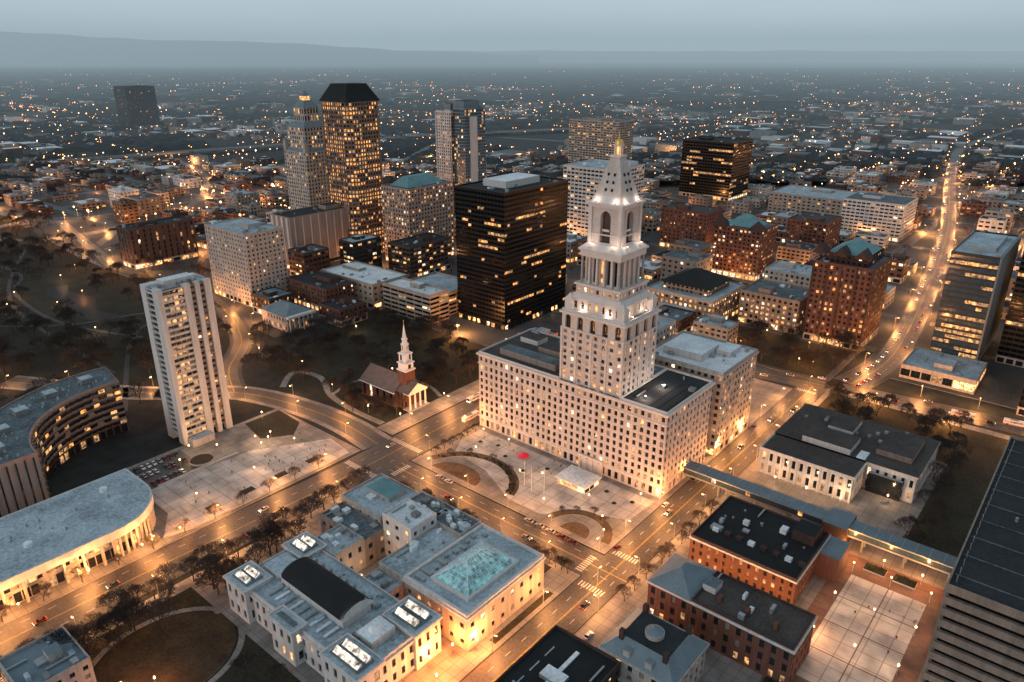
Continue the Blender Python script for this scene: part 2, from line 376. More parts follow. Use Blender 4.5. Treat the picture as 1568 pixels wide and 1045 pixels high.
for k in range(5):
    t0=k*math.pi/10;t1=(k+1)*math.pi/10;mb.cyl(cx,cy,153.6+2.6*math.sin(t0),153.6+2.6*math.sin(t1),2*math.cos(t0),2*math.cos(t1)+.02,12,'gold_leaf',False)
mb.cyl(cx,cy,156.2,160,.3,.1,6,'gold_leaf')
mb.box(-182,-168,268.6,269.99,.1,8,gt)
for p in (-180.5,-177,-173.5,-170): mb.cyl(p,268.2,.1,7,.45,.4,8,gt)
KZ=[(0,0),(46,46),(74,71.5),(83,80),(95,94),(110.3,110.8),(127,130),(132,135),(148,151.5),(160,163)]
def remap(z):
    for (a,b),(c,d) in zip(KZ,KZ[1:]):
        if z<=c: return b+(z-a)*(d-b)/(c-a)
    return z+5
mb.v=[(p[0],p[1],remap(p[2])) for p in mb.v]
mb.build('granite_office_tower')
# ------------------------------------------------------------------ OTHER LANDMARKS
bl('black_glass_tower',-384,-336,392,468,102,'black_panel',3.2,3.4,.90,.55,.11,'blackroof',corr=.55,d=.15,mg='glass_black',n=12,lits=['lit_a','lit_b','lit_b','lit_amber'],base='black_panel',pent=False)
mb=MB();mb.box(-372,-350,410,450,102,107,'white_conc','roof_white');mb.build('rooftop_plant_room')
mb=MB();x0,x1,y0,y1=-632,-582,452,502;KEEP.append((x0,x1,y0,y1))
for lo,hi,i in ((.1,28,0),(28,150,3)):
    P=[(x0+i,y0+i+7),(x0+i+7,y0+i),(x1-i-7,y0+i),(x1-i,y0+i+7),(x1-i,y1-i-7),(x1-i-7,y1-i),(x0+i+7,y1-i),(x0+i,y1-i-7)]
    for k in range(8):
        a=Vector(P[k]);b=Vector(P[(k+1)%8]);W=(b-a).length;u=(b-a)/W
        facade(mb,tuple(a),(u.x,u.y),W,lo,hi,max(2,round(W/3.4)),round((hi-lo)/3.9),wf=.62,hf=.6,d=.6,mw='bronze_stone',lit=.62,corr=.5,lits=['lit_a','lit_a','lit_b','lit_amber','lit_b'])
        for j in range(0,max(2,round(W/3.4))+1,2):
            p=a+u*W*j/max(2,round(W/3.4));mb.box(p.x-.4,p.x+.4,p.y-.5,p.y+.5,lo,hi,'bronze_stone')
    mb.q([(*p,hi) for p in P],'roof_grey')
mb.frust(x0+4,x1-4,y0+4,y1-4,150,166,9,'blackroof')
mb.box(x0+14,x1-14,y0+12.5,y0+13.5,158,161,'lit_c');mb.box(x1-13.5,x1-12.5,y0+14,y1-14,158,161,'skywhite')
mb.build('bronze_office_skyscraper')
mb=MB();KEEP.append((-700,-658,455,497));x,y=-679,476
rect(mb,x-19,x+19,y-19,y+19,.1,98,4,3.9,wf=.45,hf=.6,mw='limestone',lit=.14);mb.frust(x-19,x+19,y-19,y+19,98,101,3,'slate')
rect(mb,x-15,x+15,y-15,y+15,101,122,3.7,3.9,wf=.5,hf=.6,mw='limestone',lit=.25);mb.frust(x-15.5,x+15.5,y-15.5,y+15.5,122,127,5,'slate')
rect(mb,x-9,x+9,y-9,y+9,127,141,3.6,7,wf=.5,hf=.7,mw='limestone',lit=.6,lits=['lit_b','lit_a']);mb.frust(x-9.5,x+9.5,y-9.5,y+9.5,141,148,5,'slate')
mb.box(x-3.5,x+3.5,y-3.5,y+3.5,148,152,'lit_a');mb.frust(x-4,x+4,y-4,y+4,152,158,3.9,'slate')
for sx in (-1,1):
    for sy in (-1,1): mb.box(x+sx*17-2,x+sx*17+2,y+sy*17-2,y+sy*17+2,98,108,'limestone');mb.frust(x+sx*17-2.2,x+sx*17+2.2,y+sy*17-2.2,y+sy*17+2.2,108,111,2,'slate')
mb.build('stepped_limestone_tower')
mb=MB();KEEP.append((-657,-610,638,684))
rect(mb,-655,-630,640,684,.1,128,3.6,3.6,wf=.42,hf=.5,mw='white_conc',lit=.14,sides='FBL')
rect(mb,-630,-612,644,680,.1,132,3.2,3.6,wf=.85,hf=.7,mw='slate',lit=.18,mg='glass_blue',sides='FRB')
roof(mb,-655,-630,640,684,128,'roof_grey','white_conc',3,2);roof(mb,-630,-612,644,680,132,'roof_dark','slate',2,2,pent=False)
mb.box(-650,-640,650,676,130,137,'grey_conc','roof_dark');mb.box(-636,-618,650,676,130,141,'slate','roof_dark');mb.box(-612,-610.5,652,664,.1,124,'white_conc')
for i in range(3): mb.box(-655+i*11-.6,-655+i*11+.6,639.2,640,.1,129,'white_conc')
mb.build('white_residential_tower')
mb=bl('x',-558,-520,468,528,74,'pink_conc',4,3.9,.5,.55,.3,'roof_grey',pent=False,build=False);mb.frust(-552,-526,474,522,74.5,83,9,'copper');mb.build('teal_roof_office_building')
bl('isolated_dark_tower',-2180,-2110,920,1000,104,'dark_panel',5,4,.7,.6,.015,'roof_dark',par=3,lits=['lit_b'],glit=.2)
bl('beige_apartment_tower',-800,-696,1112,1160,82,'beige',6,4,.8,.5,.1,'roof_grey',lits=['lit_a','lit_b','lit_b'])
bl('white_office_building',-462,-398,634,690,84,'white_conc',5,4,.8,.5,.12,'roof_light')
bl('dark_glass_building',-507,-430,981,1044,78,'black_panel',4,4,.92,.6,.14,'blackroof',corr=.8,mg='glass_black',lits=['lit_a','lit_b','lit_b'])
bl('brick_office_block',-378,-325,696,732,41,'brick',5,4,.4,.45,.08,'roof_brown')
mb=bl('x',-289,-245,635,675,46,'brick',4,3.8,.5,.5,.35,'roof_grey',pent=False,build=False)
mb.frust(-283,-251,641,669,46.5,56,13,'copper');mb.frust(-291,-277,633,647,46,54,6.9,'brick_dark');mb.frust(-257,-243,633,647,46,54,6.9,'brick_dark');mb.build('brick_gabled_office_building')
mb=bl('x',-160,-121,520,566,58,'brick',3.6,3.7,.5,.55,.33,'roof_grey',pent=False,build=False,lits=['lit_a','lit_b','lit_b','lit_amber'])
for i in range(5): mb.box(-160+i*9.75-.6,-160+i*9.75+.6,519.3,520,5,58,'brick_dark')
rect(mb,-155,-126,525,561,58,65,3.6,4,wf=.5,hf=.55,mw='brick_dark',lit=.2);mb.frust(-154,-127,526,560,65,72,12,'copper')
for px in (-157,-143,-129): mb.frust(px-5,px+5,517,529,65,71,4.9,'brick_dark',insy=0)
mb.build('brick_office_tower')
mb=bl('x',-275,-219,492,548,22,'tan',4,3.8,.55,.55,.45,'roof_light',pent=False,build=False,trim='limestone')
rect(mb,-266,-228,501,539,22,28,4,4,wf=.6,hf=.5,mw='tan',lit=.4);mb.frust(-268,-226,499,541,28,37,19,'blackroof');mb.box(-262,-232,488,492,.1,14,'limestone','roof_light');mb.build('hipped_roof_department_store')
mb=bl('x',-178,-134,322,364,46,'limestone',3.8,3.9,.5,.55,.22,'roof_white',build=False,trim='limestone',n=10,pent=False);mb.box(-172,-150,330,350,46,50,'white_conc','roof_white');mb.box(-149,-141,345,358,46,49,'white_conc','roof_white');mb.build('limestone_office_building')
bl('limestone_annex',-200,-182,322,362,52,'limestone',3.8,3.9,.4,.5,.15,'roof_light')
bl('tan_arcade_building',-212,-167,524,560,25,'tan',4.2,3.9,.5,.55,.35,'roof_grey')
bl('tan_arcade_building',-213,-168,570,600,32,'limestone',4.2,3.9,.5,.55,.2,'roof_light')
bl('brick_warehouse',-265,-225,755,800,35,'brick',4.5,3.9,.5,.5,.15,'roof_brown')
bl('long_beige_building',-350,-256,920,990,30,'beige',6,4,.5,.45,.1,'roof_light')
bl('white_slab_building',-249,-185,878,936,40,'white_conc',5,4,.8,.45,.12,'roof_grey')
bl('beige_hotel_building',-588,-527,301,336,60,'limestone',4,3.7,.4,.45,.14,'roof_light',n=14)
mb=bl('x',-626,-594,387,470,50,'pink_conc',40,50,.02,.02,0,'roof_dark',build=False)
for i in range(9): mb.box(-594,-593.4,391+i*9,392+i*9,5,50,'white_conc')
for i in range(4): mb.box(-624+i*8,-621+i*8,386.3,387,6,50,'white_conc')
mb.build('windowless_slab_building')
mb=bl('x',-740,-715,291,356,38,'brown',6,5,.3,.8,.06,'roof_dark',build=False);mb.build('brown_office_building')
bl('dark_mid_rise',-517,-487,437,490,30,'brown',5,4,.8,.5,.3,'roof_dark')
bl('small_glass_mid_rise',-540,-520,400,432,36,'dark_panel',5,4,.8,.5,.3,'roof_light')
bl('parking_garage',-442,-388,366,386,22,'beige',9,3.6,.94,.5,.12,'roof_white',gf=False,mg='glass_black',n=3,par=1.6)
bl('parking_garage',-442,-392,390,425,18,'beige',9,3.6,.94,.5,.12,'roof_light',gf=False,mg='glass_black',n=3,par=1.6,pent=False)
bl('beige_low_building',-518,-450,362,400,20,'beige',6,4.5,.4,.4,.12,'roof_white')
bl('brick_row_building',-520,-468,330,358,20,'brick',4,4,.4,.5,.15,'roof_dark')
bl('brick_club_building',-462,-436,318,344,13,'brick',4,4,.4,.5,.2,'roof_dark')
bl('brick_club_building',-520,-494,296,318,15,'brick_dark',4,4,.4,.5,.2,'slate')
mb=MB();rect(mb,-490,-457,286,308,.1,12,3.5,6,wf=.4,hf=.5,mw='limestone',lit=.2)
mb.frust(-491,-456,285,309,12,18,11,'slate',insy=11)
for i in range(6): mb.cyl(-455,287+i*3.9,.1,11,.55,.5,8,'white_stone')
mb.box(-457,-453,285,309,11,12.5,'white_stone');mb.build('columned_stone_building');KEEP.append((-492,-452,284,310))
mb=bl('x',-80,-53,530,606,76,'dark_panel',3.4,3.6,.94,.62,.2,'roof_light',corr=.7,mg='glass_blue',build=False,n=20,lits=['lit_a','lit_b','lit_b'],base='dark_panel',pent=False)
mb.box(-53,-52,529,607,4,77,'grey_conc');mb.box(-76,-58,545,590,76,79,'metal','roof_light');mb.build('glass_office_tower')
mb=MB();rect(mb,-88,-46,492,529,.1,8,6,8,wf=.9,hf=.6,mw='limestone',lit=.7,lits=['shop','lit_b']);roof(mb,-88,-46,492,529,8.3,'roof_light','limestone',9);mb.build('glass_tower_podium');KEEP.append((-90,-40,486,530))
bl('dark_glass_block',-45,30,560,640,78,'dark_panel',3.6,3.6,.94,.62,.15,'roof_grey',corr=.7,mg='glass_black',lits=['lit_a','lit_b'])
bl('corner_dark_building',-22,40,478,540,44,'black_panel',4,3.8,.94,.55,.1,'roof_dark',corr=.8,mg='glass_black')
mb=bl('x',-15,70,214,330,50,'tan',100,4.2,.985,.42,0,'roof_dark',mg='glass_black',build=False,gf=False,n=10,par=1.2,pent=False,d=1.2)
for i in range(22): mb.cyl(-13,218+i*5,50,52.5,.15,.15,5,'metal')
mb.box(10,60,240,320,50,54,'dark_panel','roof_dark')
for i in range(9): mb.box(-14,9,222+i*12,222.3+i*12,50.02,50.25,'roof_grey')
mb.build('large_municipal_building')
mb=MB();w='white_stone';x0,x1,y0,y1=-372,-354,152,180;H=86;KEEP.append((x0,x1,y0,y1))
mb.box(x0,x0+5.6,y0,y1,.1,H,w);mb.box(x1-5.6,x1,y0-.01,y0+2.5,.1,H,w)
facade(mb,(x0+5.6,y0+1),(1,0),x1-x0-11.2,3,H-1,1,1,wf=.98,hf=.98,mw=w,lit=0,d=.2)
for i in range(27): mb.box(x0+5.6,x1-5.6,y0-.2,y0+1,5+i*3,5.5+i*3,w)
facade(mb,(x1-.6,y0+2.5),(0,1),11,4,H-1,4,27,wf=.86,hf=.6,mw='tan',lit=.42,d=.5,lits=['lit_a','lit_b','lit_b'],ms='white_conc')
mb.box(x1-3,x1,y0+13.5,y0+17,.1,H,w)
facade(mb,(x1-.8,y0+17),(0,1),2.5,4,H-1,1,27,wf=.8,hf=.5,mw='tan',lit=.1,d=.8)
mb.box(x1-3,x1,y0+19.5,y0+22,.1,H,w)
facade(mb,(x1-.8,y0+22),(0,1),2.5,4,H-1,1,27,wf=.8,hf=.5,mw='tan',lit=.3,d=.8)
mb.box(x1-3,x1,y0+24.5,y1,.1,H,w);mb.box(x0+5.6,x1-5.6,y1-.5,y1,.1,H,w)
mb.box(x0+5,x1-3,y0+2,y1-.6,4,H-1,'tan','roof_light');mb.box(x0+6,x1-5,y0+6,y1-6,H-1,H+2.5,'white_conc','roof_white')
for i in range(14): mb.box(x0+6+R.random()*8,x0+7+R.random()*9,y0+4+i*1.4,y0+5+i*1.4,H-1,H+1,'metal')
mb.box(x1,x1+6,y0+2,y0+14,.1,4,'limestone','roof_light');mb.build('residential_slab_tower')
mb=MB();cx2,cy2,r0,r1,Hc=-345,134,50,76,30;n=22;A0,A1=172,270
KEEP.append((-425,-345,55,150))
def pc(r,t): return (cx2+r*math.cos(math.radians(t)),cy2+r*math.sin(math.radians(t)))
for i in range(n):
    t0=A0+(A1-A0)*i/n;t1=A0+(A1-A0)*(i+1)/n
    a=Vector(pc(r0,t1));b=Vector(pc(r0,t0));W=(b-a).length;u=(b-a)/W
    facade(mb,tuple(b),(-u.x,-u.y),W,.1,5,1,1,wf=.7,hf=.8,mw='brown',lit=.4,d=.5)
    facade(mb,tuple(b),(-u.x,-u.y),W,5,29,1,7,wf=.8,hf=.52,mw='brown',lit=.2,d=1.0,ms='tan',lits=['lit_a','lit_b','lit_amber'])
    a2=Vector(pc(r1,t0));b2=Vector(pc(r1,t1));W=(b2-a2).length;u=(b2-a2)/W
    facade(mb,tuple(a2),(u.x,u.y),W,.1,29,2,7,wf=.7,hf=.5,mw='tan',lit=.15,d=.6)
    for ra,rb,z in ((r0,r0+.6,30),(r0+.6,r1-.6,29.2),(r1-.6,r1,30)):
        p=[pc(ra,t0),pc(rb,t0),pc(rb,t1),pc(ra,t1)];mb.q([(*k,z) for k in p],'roof_grey' if z<30 else 'pink_conc')
    for rr in (r0,r0+.6,r1-.6,r1):
        mb.q([(*pc(rr,t0),28.9),(*pc(rr,t1),28.9),(*pc(rr,t1),30),(*pc(rr,t0),30)],'pink_conc')
for t,s in ((A0,1),(A1,-1)):
    a=pc(r0,t);b=pc(r1,t);mb.q([(*a,.1),(*b,.1),(*b,30),(*a,30)],'pink_conc')
for i in range(7):
    p=pc(r0+2+i*3.5,A1);mb.box(p[0],p[0]+.25,p[1]-.3,p[1]+.3,6,28,'glass')
for i in range(70):
    p=pc(R.uniform(r0+4,r1-4),R.uniform(A0+3,A1-3));mb.cyl(*p,29.2,29.2+R.uniform(.5,2),R.uniform(.3,.9),.4,7,'metal')
for i in range(5):
    p=pc(63,A0+12+i*18);mb.box(p[0]-3,p[0]+3,p[1]-3,p[1]+3,29.2,32,'grey_conc','roof_light')
mb.build('curved_concrete_building')
mb=MB();P=[(-330,-30),(-284,-30),(-284,88)]+ell(-310,88,26,25,5,90,14)+[(-330,113)]
KEEP.append((-332,-280,-30,115))
def off_in(P,d):
    c=(-307,40);return [(c[0]+(p[0]-c[0])*(1-d/23),c[1]+(p[1]-c[1])*(1-d/73)) for p in P]
Q=off_in(P,3.2)
mb.prism(Q,.1,7,'limestone','roof_grey')
for i in range(len(Q)):
    a=Vector(Q[i]);b=Vector(Q[(i+1)%len(Q)]);W=(b-a).length;u=(b-a)/W
    for s,(z0,z1,mt) in enumerate(((.3,5.2,'shop'),(6.3,9.8,'lit_a'))):
        facade(mb,(a.x+u.y*.05,a.y-u.x*.05),(u.x,u.y),W,z0,z1,max(1,round(W/3)),1,wf=.86,hf=.9,mw='limestone',lit=.45,d=.04,lits=['lit_a','lit_b'])
    k=max(1,int(W/7))
    for j in range(k):
        p=a+(b-a)*(j+.5)/k;p=p+Vector((u.y,-u.x))*2;mb.box(p.x-.5,p.x+.5,p.y-.5,p.y+.5,.1,10,'limestone')
mb.prism(Q,7,10.2,'limestone','roof_grey');mb.prism(P,10.2,14,'white_stone','white_stone')
mb.q([(*p,14.05) for p in off_in(P,.9)],'roof_light')
mb.q([(*p,10.2) for p in P][::-1],'limestone')
for i in range(16): mb.cyl(R.uniform(-324,-292),R.uniform(-10,100),14,14.5+R.random(),.4,.4,8,'metal')
for c in ((-318,98),(-300,62),(-310,25)): mb.cyl(*c,14,15.6,1.6,1.6,14,'roof_white')
mb.build('rounded_library_building')
slab('concrete_plaza_deck',[(-325,118),(-312,116),(-300,116),(-284,106),(-281,120),(-281,203),(-300,206),(-322,170)],.9,'deck')
mb=MB()
for i in range(5): mb.box(-325-i*.6,-324.4-i*.6,124,166,.15,.9-.15*i,'kerb')
for i in range(3): mb.box(-300,-294,122+i*24,124+i*24,.9,1.5,'kerb')
for i in range(4): mb.box(-290,-286,128+i*18,134+i*18,.9,1.6,'kerb','soil')
mb.build('plaza_steps')
sheet('plaza_lawn',[(-352,186),(-330,182),(-320,196),(-330,207),(-352,208)],.2,'grass')
mb=MB();mb.cyl(-333,150,.15,1.2,6,6,24,'kerb',False);mb.cyl(-333,150,.15,.8,5.5,5.5,24,'soil');mb.build('round_planter')
mb=MB();b='brick';KEEP.append((-336,-292,252,276))
def side_arch(o,u,W,n): facade(mb,o,u,W,.1,10,n,1,wf=.38,hf=.75,d=.3,mw=b,lit=.3,arch=True,off=.4)
side_arch((-333,254),(1,0),30,5);side_arch((-303,272),(-1,0),30,5)
mb.q([(-333,272,.1),(-333,254,.1),(-333,254,10),(-333,263,17),(-333,272,10)],b);mb.q([(-303,254,.1),(-303,272,.1),(-303,272,10),(-303,263,17),(-303,254,10)],b)
for s in (-1,1):
    y=263+s*9.8;P=[(-333.6,y,9.6),(-302.4,y,9.6),(-302.4,263,17.4),(-333.6,263,17.4)];mb.q(P,'shingle');mb.box(-333.6,-302.4,min(y,263+s*9),max(y,263+s*9),9,9.55,'white_paint')
rect(mb,-303,-297,256,270,.1,11,3.5,5.5,wf=.35,hf=.5,mw=b,lit=.1,sides='FRB')
mb.q([(-297,255.5,11),(-297,270.5,11),(-297,263,16)],'white_paint')
for s in (-1,1): mb.q([(-303,263+s*7.8,10.8),(-292,263+s*7.8,10.8),(-292,263,16),(-303,263,16)],'shingle')
mb.q([(-292,255.4,10.8),(-292,270.6,10.8),(-292,263,15.8)],'white_paint');mb.box(-297,-292,255.6,270.4,10,10.8,'white_paint')
for i in range(4): mb.cyl(-292.7,257+i*4,.6,10,.6,.5,10,'white_paint')
mb.box(-297,-291,255,271,.1,.6,'kerb')
mb.box(-305,-298,259.5,266.5,11,22,b);mb.box(-305.4,-297.6,259.1,266.9,22,22.8,'white_paint')
mb.box(-304.6,-298.4,259.9,266.1,22.8,26.5,'white_paint');mb.box(-305.2,-297.8,259.3,266.7,26.5,27,'white_paint')
for d in ((-304.7,-304.5,262,264),(-298.5,-298.3,262,264)): mb.box(*d,23.3,25.8,'tyre')
for sx in (-1,1):
    for sy in (-1,1): mb.cyl(-301.5+sx*2.4,263+sy*2.4,27,32,.4,.35,8,'white_paint')
mb.box(-303,-300,261.5,264.5,27,32,'white_paint');mb.box(-304.6,-298.4,259.9,266.1,32,32.7,'white_paint')
mb.cyl(-301.5,263,32.7,33.3,2.9,2.7,8,'white_paint')
for i in range(8): t=i*math.pi/4+.39;mb.cyl(-301.5+1.9*math.cos(t),263+1.9*math.sin(t),33.3,37.5,.27,.25,6,'white_paint')
mb.cyl(-301.5,263,33.3,37.5,1.1,1.1,8,'white_paint');mb.cyl(-301.5,263,37.5,38.2,2.4,2.3,8,'white_paint');mb.cyl(-301.5,263,38.2,40.8,1.6,1.4,8,'white_paint');mb.cyl(-301.5,263,40.8,41.4,1.9,1.7,8,'white_paint');mb.cyl(-301.5,263,41.4,50.5,1.3,.05,8,'white_paint')
mb.cyl(-301.5,263,50.3,52.5,.12,.05,5,'gold_leaf');mb.build('brick_church_with_white_steeple')
# ------------------------------------------------------------------ MUSEUM COMPLEX
mb=MB();ws='white_stone'
KEEP.append((-236,-138,100,190))
rect(mb,-221,-149,104,135,.1,12,4,6,wf=.4,hf=.55,d=.4,mw=ws,lit=.12);cor(mb,-221,-149,104,135,12,.8,.8,'white_conc')
roof(mb,-221,-149,104,135,13,'roof_light','white_conc',24,1,pent=False)
for (a,b_,c,d) in ((-223,-210,101.5,112),(-222.5,-210,126,136.5),(-165,-147.5,101.5,112),(-163,-147.5,126,137.5),(-193,-180,100.5,106)):
    rect(mb,a,b_,c,d,.1,14.5,4.2,7,wf=.4,hf=.5,d=.4,mw=ws,lit=.1);cor(mb,a,b_,c,d,14.5,.8,.7,'white_conc');mb.q([(a,c,15),(b_,c,15),(b_,d,15),(a,d,15)],'roof_light')
    mb.box(a+1.8,b_-1.8,c+1.8,d-1.8,15,15.6,'grey_conc','roof_grey')
    if d-c>8:
        for k in (c+2.4,d-4.4):
            mb.q([(a+2.6,k,15.65),(b_-2.6,k,15.65),(b_-2.6,k+2,17),(a+2.6,k+2,17)],'skywhite');mb.q([(b_-2.6,k+2,17),(b_-2.6,k+2,15.6),(a+2.6,k+2,15.6),(a+2.6,k+2,17)],'roof_white')
            for e in (a+2.6,b_-2.6): mb.q([(e,k,15.6),(e,k+2,15.6),(e,k+2,17)],'roof_white')
mb.box(-206,-170,114,126,13,16.5,ws)
N=10
f=lambda t:(120-6.5*math.cos(t),16.5+3.6*math.sin(t))
for i in range(N):
    p,q=f(math.pi*i/N),f(math.pi*(i+1)/N);mb.q([(-205,p[0],p[1]),(-171,p[0],p[1]),(-171,q[0],q[1]),(-205,q[0],q[1])],'blackroof')
for X in (-206,-170.2): 
    mb.prism([(X,113.2),(X+1.2,113.2),(X+1.2,126.8),(X,126.8)],16.5,17,'white_conc')
    mb.q([(X+.6,*f(math.pi*i/N)) for i in range(N+1)],ws)
mb.box(-163,-155,114,124,13,16.2,'white_conc','roof_white');mb.cyl(-159,119,16.2,17.8,2.6,1.6,14,'roof_white')
mb.box(-218,-208,114,124,13,15.4,'white_conc','roof_light')
for i in range(14):
    mb.box(-216+i*4.6,-214.6+i*4.6,127,129.5,13,14.4+R.random(),'metal')
for i in range(9): mb.box(-204+i*4,-203+i*4,107.2,113,13.3,13.9,R.choice(['metal','roof_white']))
mb.build('white_beaux_arts_museum')
mb=MB()
rect(mb,-172,-140,143,186,.1,14,5.4,7,wf=.35,hf=.3,d=.4,mw='limestone',lit=.25);cor(mb,-172,-140,143,186,14,.8,.5,'white_stone')
roof(mb,-172,-140,143,186,15,'roof_light','white_stone',0,1,1.2,pent=False)
X0,X1,Y0,Y1=-163,-146,150,176;mb.box(X0-1,X1+1,Y0-1,Y1+1,15,16.3,'white_stone')
ax,ay=(X0+X1)/2,(Y0+Y1)/2
c4=[(X0,Y0),(X1,Y0),(X1,Y1),(X0,Y1)];rg=[(ax,Y0+8.5),(ax,Y1-8.5)]
A=[(*p,16.35) for p in c4];r0_=(*rg[0],22.5);r1_=(*rg[1],22.5)
mb.q([A[0],A[1],r0_],'skyl');mb.q([A[1],A[2],r1_,r0_],'skyl');mb.q([A[2],A[3],r1_],'skyl');mb.q([A[3],A[0],r0_,r1_],'skyl')
def bar(p,q,w=.14):
    p=Vector(p);q=Vector(q);d=(q-p).normalized();s=d.cross(Vector((0,0,1))).normalized()*w;u=Vector((0,0,.16))
    mb.q([tuple(v) for v in (p-s+u,p+s+u,q+s+u,q-s+u)],'roof_white');mb.q([tuple(v) for v in (p-s,p-s+u,q-s+u,q-s)],'roof_white');mb.q([tuple(v) for v in (p+s,p+s+u,q+s+u,q+s)],'roof_white')
bar(r0_,r1_,.25)
for a,b in ((A[0],r0_),(A[1],r0_),(A[2],r1_),(A[3],r1_)): bar(a,b,.22)
def lerp(a,b,t): return tuple(a[i]+(b[i]-a[i])*t for i in range(3))
for a,b,c,d in ((A[0],A[1],r0_,r0_),(A[1],A[2],r0_,r1_),(A[2],A[3],r1_,r1_),(A[3],A[0],r1_,r0_)):
    for k in range(1,6):
        t=k/6;bar(lerp(a,c,t),lerp(b,d,t),.09)
    for k in range(1,8):
        t=k/8;base=lerp(a,b,t)
        if c!=d: bar(base,lerp(c,d,t),.09)
        else:
            s=1-abs(2*t-1);e=lerp(lerp(a,b,0 if t<.5 else 1),c,s);bar(base,e,.09)
for i in range(10): mb.box(-170+R.random()*4,-168.5+R.random()*4,146+i*3.8,147.5+i*3.8,15,16.2,'metal')
def lump(x0,x1,y0,y1,h,m,rm,bay=5,lit=.12,n=5): 
    rect(mb,x0,x1,y0,y1,.1,h-.3,bay,5.5,wf=.35,hf=.4,d=.35,mw=m,lit=lit);roof(mb,x0,x1,y0,y1,h,rm,m,n,.8,pent=False)
lump(-233,-207,162,185,15,'limestone','roof_light');mb.box(-228,-213,172,182,15,17,'limestone','copper')
lump(-207,-172.5,174,186,15.8,'limestone','roof_grey',n=12)
lump(-203,-186,160,174,20,'white_stone','roof_white')
lump(-186,-172.5,143,174,14.5,'limestone','roof_light',n=10)
lump(-232,-203,150,162,12,'tan','roof_grey',n=8)
lump(-218,-203,135.5,150,13.5,'limestone','roof_light',n=8)
lump(-186,-172.4,130.5,143,12,'limestone','roof_light',n=4)
for i in range(22):
    x=R.uniform(-202,-176);y=R.uniform(176,184);mb.box(x-1,x+1,y-.8,y+.8,15.8,17.6,R.choice(['metal','roof_white','grey_conc']))
mb.build('stone_museum_with_glass_pyramid')
mb=MB();KEEP.append((-113,-42,320,390))
ls='white_stone'
facade(mb,(-111,323),(1,0),44,.1,13,12,2,wf=.45,hf=.68,d=.8,mw=ls,lit=.55,lits=['lit_a','lit_b']);facade(mb,(-67,323),(0,1),18,.1,13,4,2,wf=.4,hf=.6,d=.6,mw=ls,lit=.3)
facade(mb,(-111,385),(0,-1),62,.1,13,14,2,wf=.4,hf=.6,d=.6,mw=ls,lit=.3);facade(mb,(-45,385),(-1,0),66,.1,13,14,2,wf=.4,hf=.6,d=.6,mw=ls,lit=.3)
facade(mb,(-67,341),(1,0),22,.1,13,6,2,wf=.4,hf=.6,d=.6,mw=ls,lit=.3);facade(mb,(-45,341),(0,1),44,.1,13,10,2,wf=.4,hf=.6,d=.6,mw=ls,lit=.3)
cor(mb,-111,-67,323,341,13,1,.5,ls);mb.box(-111.5,-44.5,341,385.5,13,14,ls,'roof_brown');mb.box(-110.5,-67.5,323.5,341,13,13.6,ls,'roof_brown')
mb.box(-98,-75,342,358,14,17,'white_conc','roof_brown');mb.box(-92,-80,362,378,14,16.5,'white_conc','roof_brown');mb.box(-66,-50,352,376,14,16.8,'tan','roof_brown');mb.box(-72,-68,342,350,14,14.5,'roof_white')
for i in range(13): mb.box(-111+i*3.62-.35,-111+i*3.62+.35,322.4,323,.1,13,ls)
for i in range(14): x=R.uniform(-108,-48);y=R.uniform(360,383);mb.box(x-.8,x+.8,y-.8,y+.8,14,15.2,R.choice(['metal','grey_conc']))
mb.box(-65,-50,339,341,.1,10,'glass','limestone');mb.build('stone_civic_building')
mb=MB();mb.box(-134,-15,287.5,294.5,6,6.8,'grey_conc');mb.box(-134,-15,287,295,9.6,10.1,'metal','slate')
facade(mb,(-134,287.7),(1,0),119,6.8,9.6,50,1,wf=.88,hf=.8,mw='dark_panel',lit=.15,d=.1,mg='glass_blue');facade(mb,(-15,294.3),(-1,0),119,6.8,9.6,50,1,wf=.88,hf=.8,mw='dark_panel',lit=.15,d=.1,mg='glass_blue')
for i in range(7):
    for y in (288.5,293.5): mb.box(-116+i*16-.4,-116+i*16+.4,y-.4,y+.4,.15,6,'grey_conc')
for i in range(24): mb.box(-133+i*5,-132.8+i*5,287,295,10.1,10.25,'metal')
mb.box(-68,-58,284,298,.15,11,'brown','slate');mb.build('covered_pedestrian_bridge')
mb=MB();KEEP.append((-106,-48,195,280))
rect(mb,-105,-62,238,275,.1,11.2,3.4,3.7,wf=.38,hf=.55,d=.3,mw='brick',lit=.2);cor(mb,-105,-62,238,275,11,.7,.5,'white_stone');roof(mb,-105,-62,238,275,11.9,'blackroof','brick_dark',14,.8)
for i in range(8): mb.box(-100+i*5,-97.5+i*5,247,249,11.9,13.4,'roof_white' if i%3==0 else 'brick_dark')
mb.box(-62,-54,262,276,.1,11,'brick','slate');mb.build('brick_civic_building')
mb=MB();rect(mb,-102,-49,199,219,.1,15,4,5,wf=.4,hf=.6,d=.35,mw='brick',lit=.3);cor(mb,-102,-49,199,219,15,.8,.6,'white_stone');roof(mb,-85,-49,199,219,16,'roof_brown','brick_dark',5,.8,pent=False)
mb.frust(-102.5,-85,198.5,219.5,15.8,21,8.6,'slate',insy=8.7);mb.box(-84.9,-80,207,213,16,18.5,'white_conc','roof_grey')
for i in range(3): mb.box(-78+i*10,-76.5+i*10,204,206,16,18.5,'brick')
mb.build('brick_institute_building')
mb=MB();KEEP.append((-101,-70,162,190))
rect(mb,-99,-73,164,187,.1,12,4,4,wf=.4,hf=.6,d=.35,mw='limestone',lit=.25);cor(mb,-99,-73,164,187,12,.9,.8,'limestone')
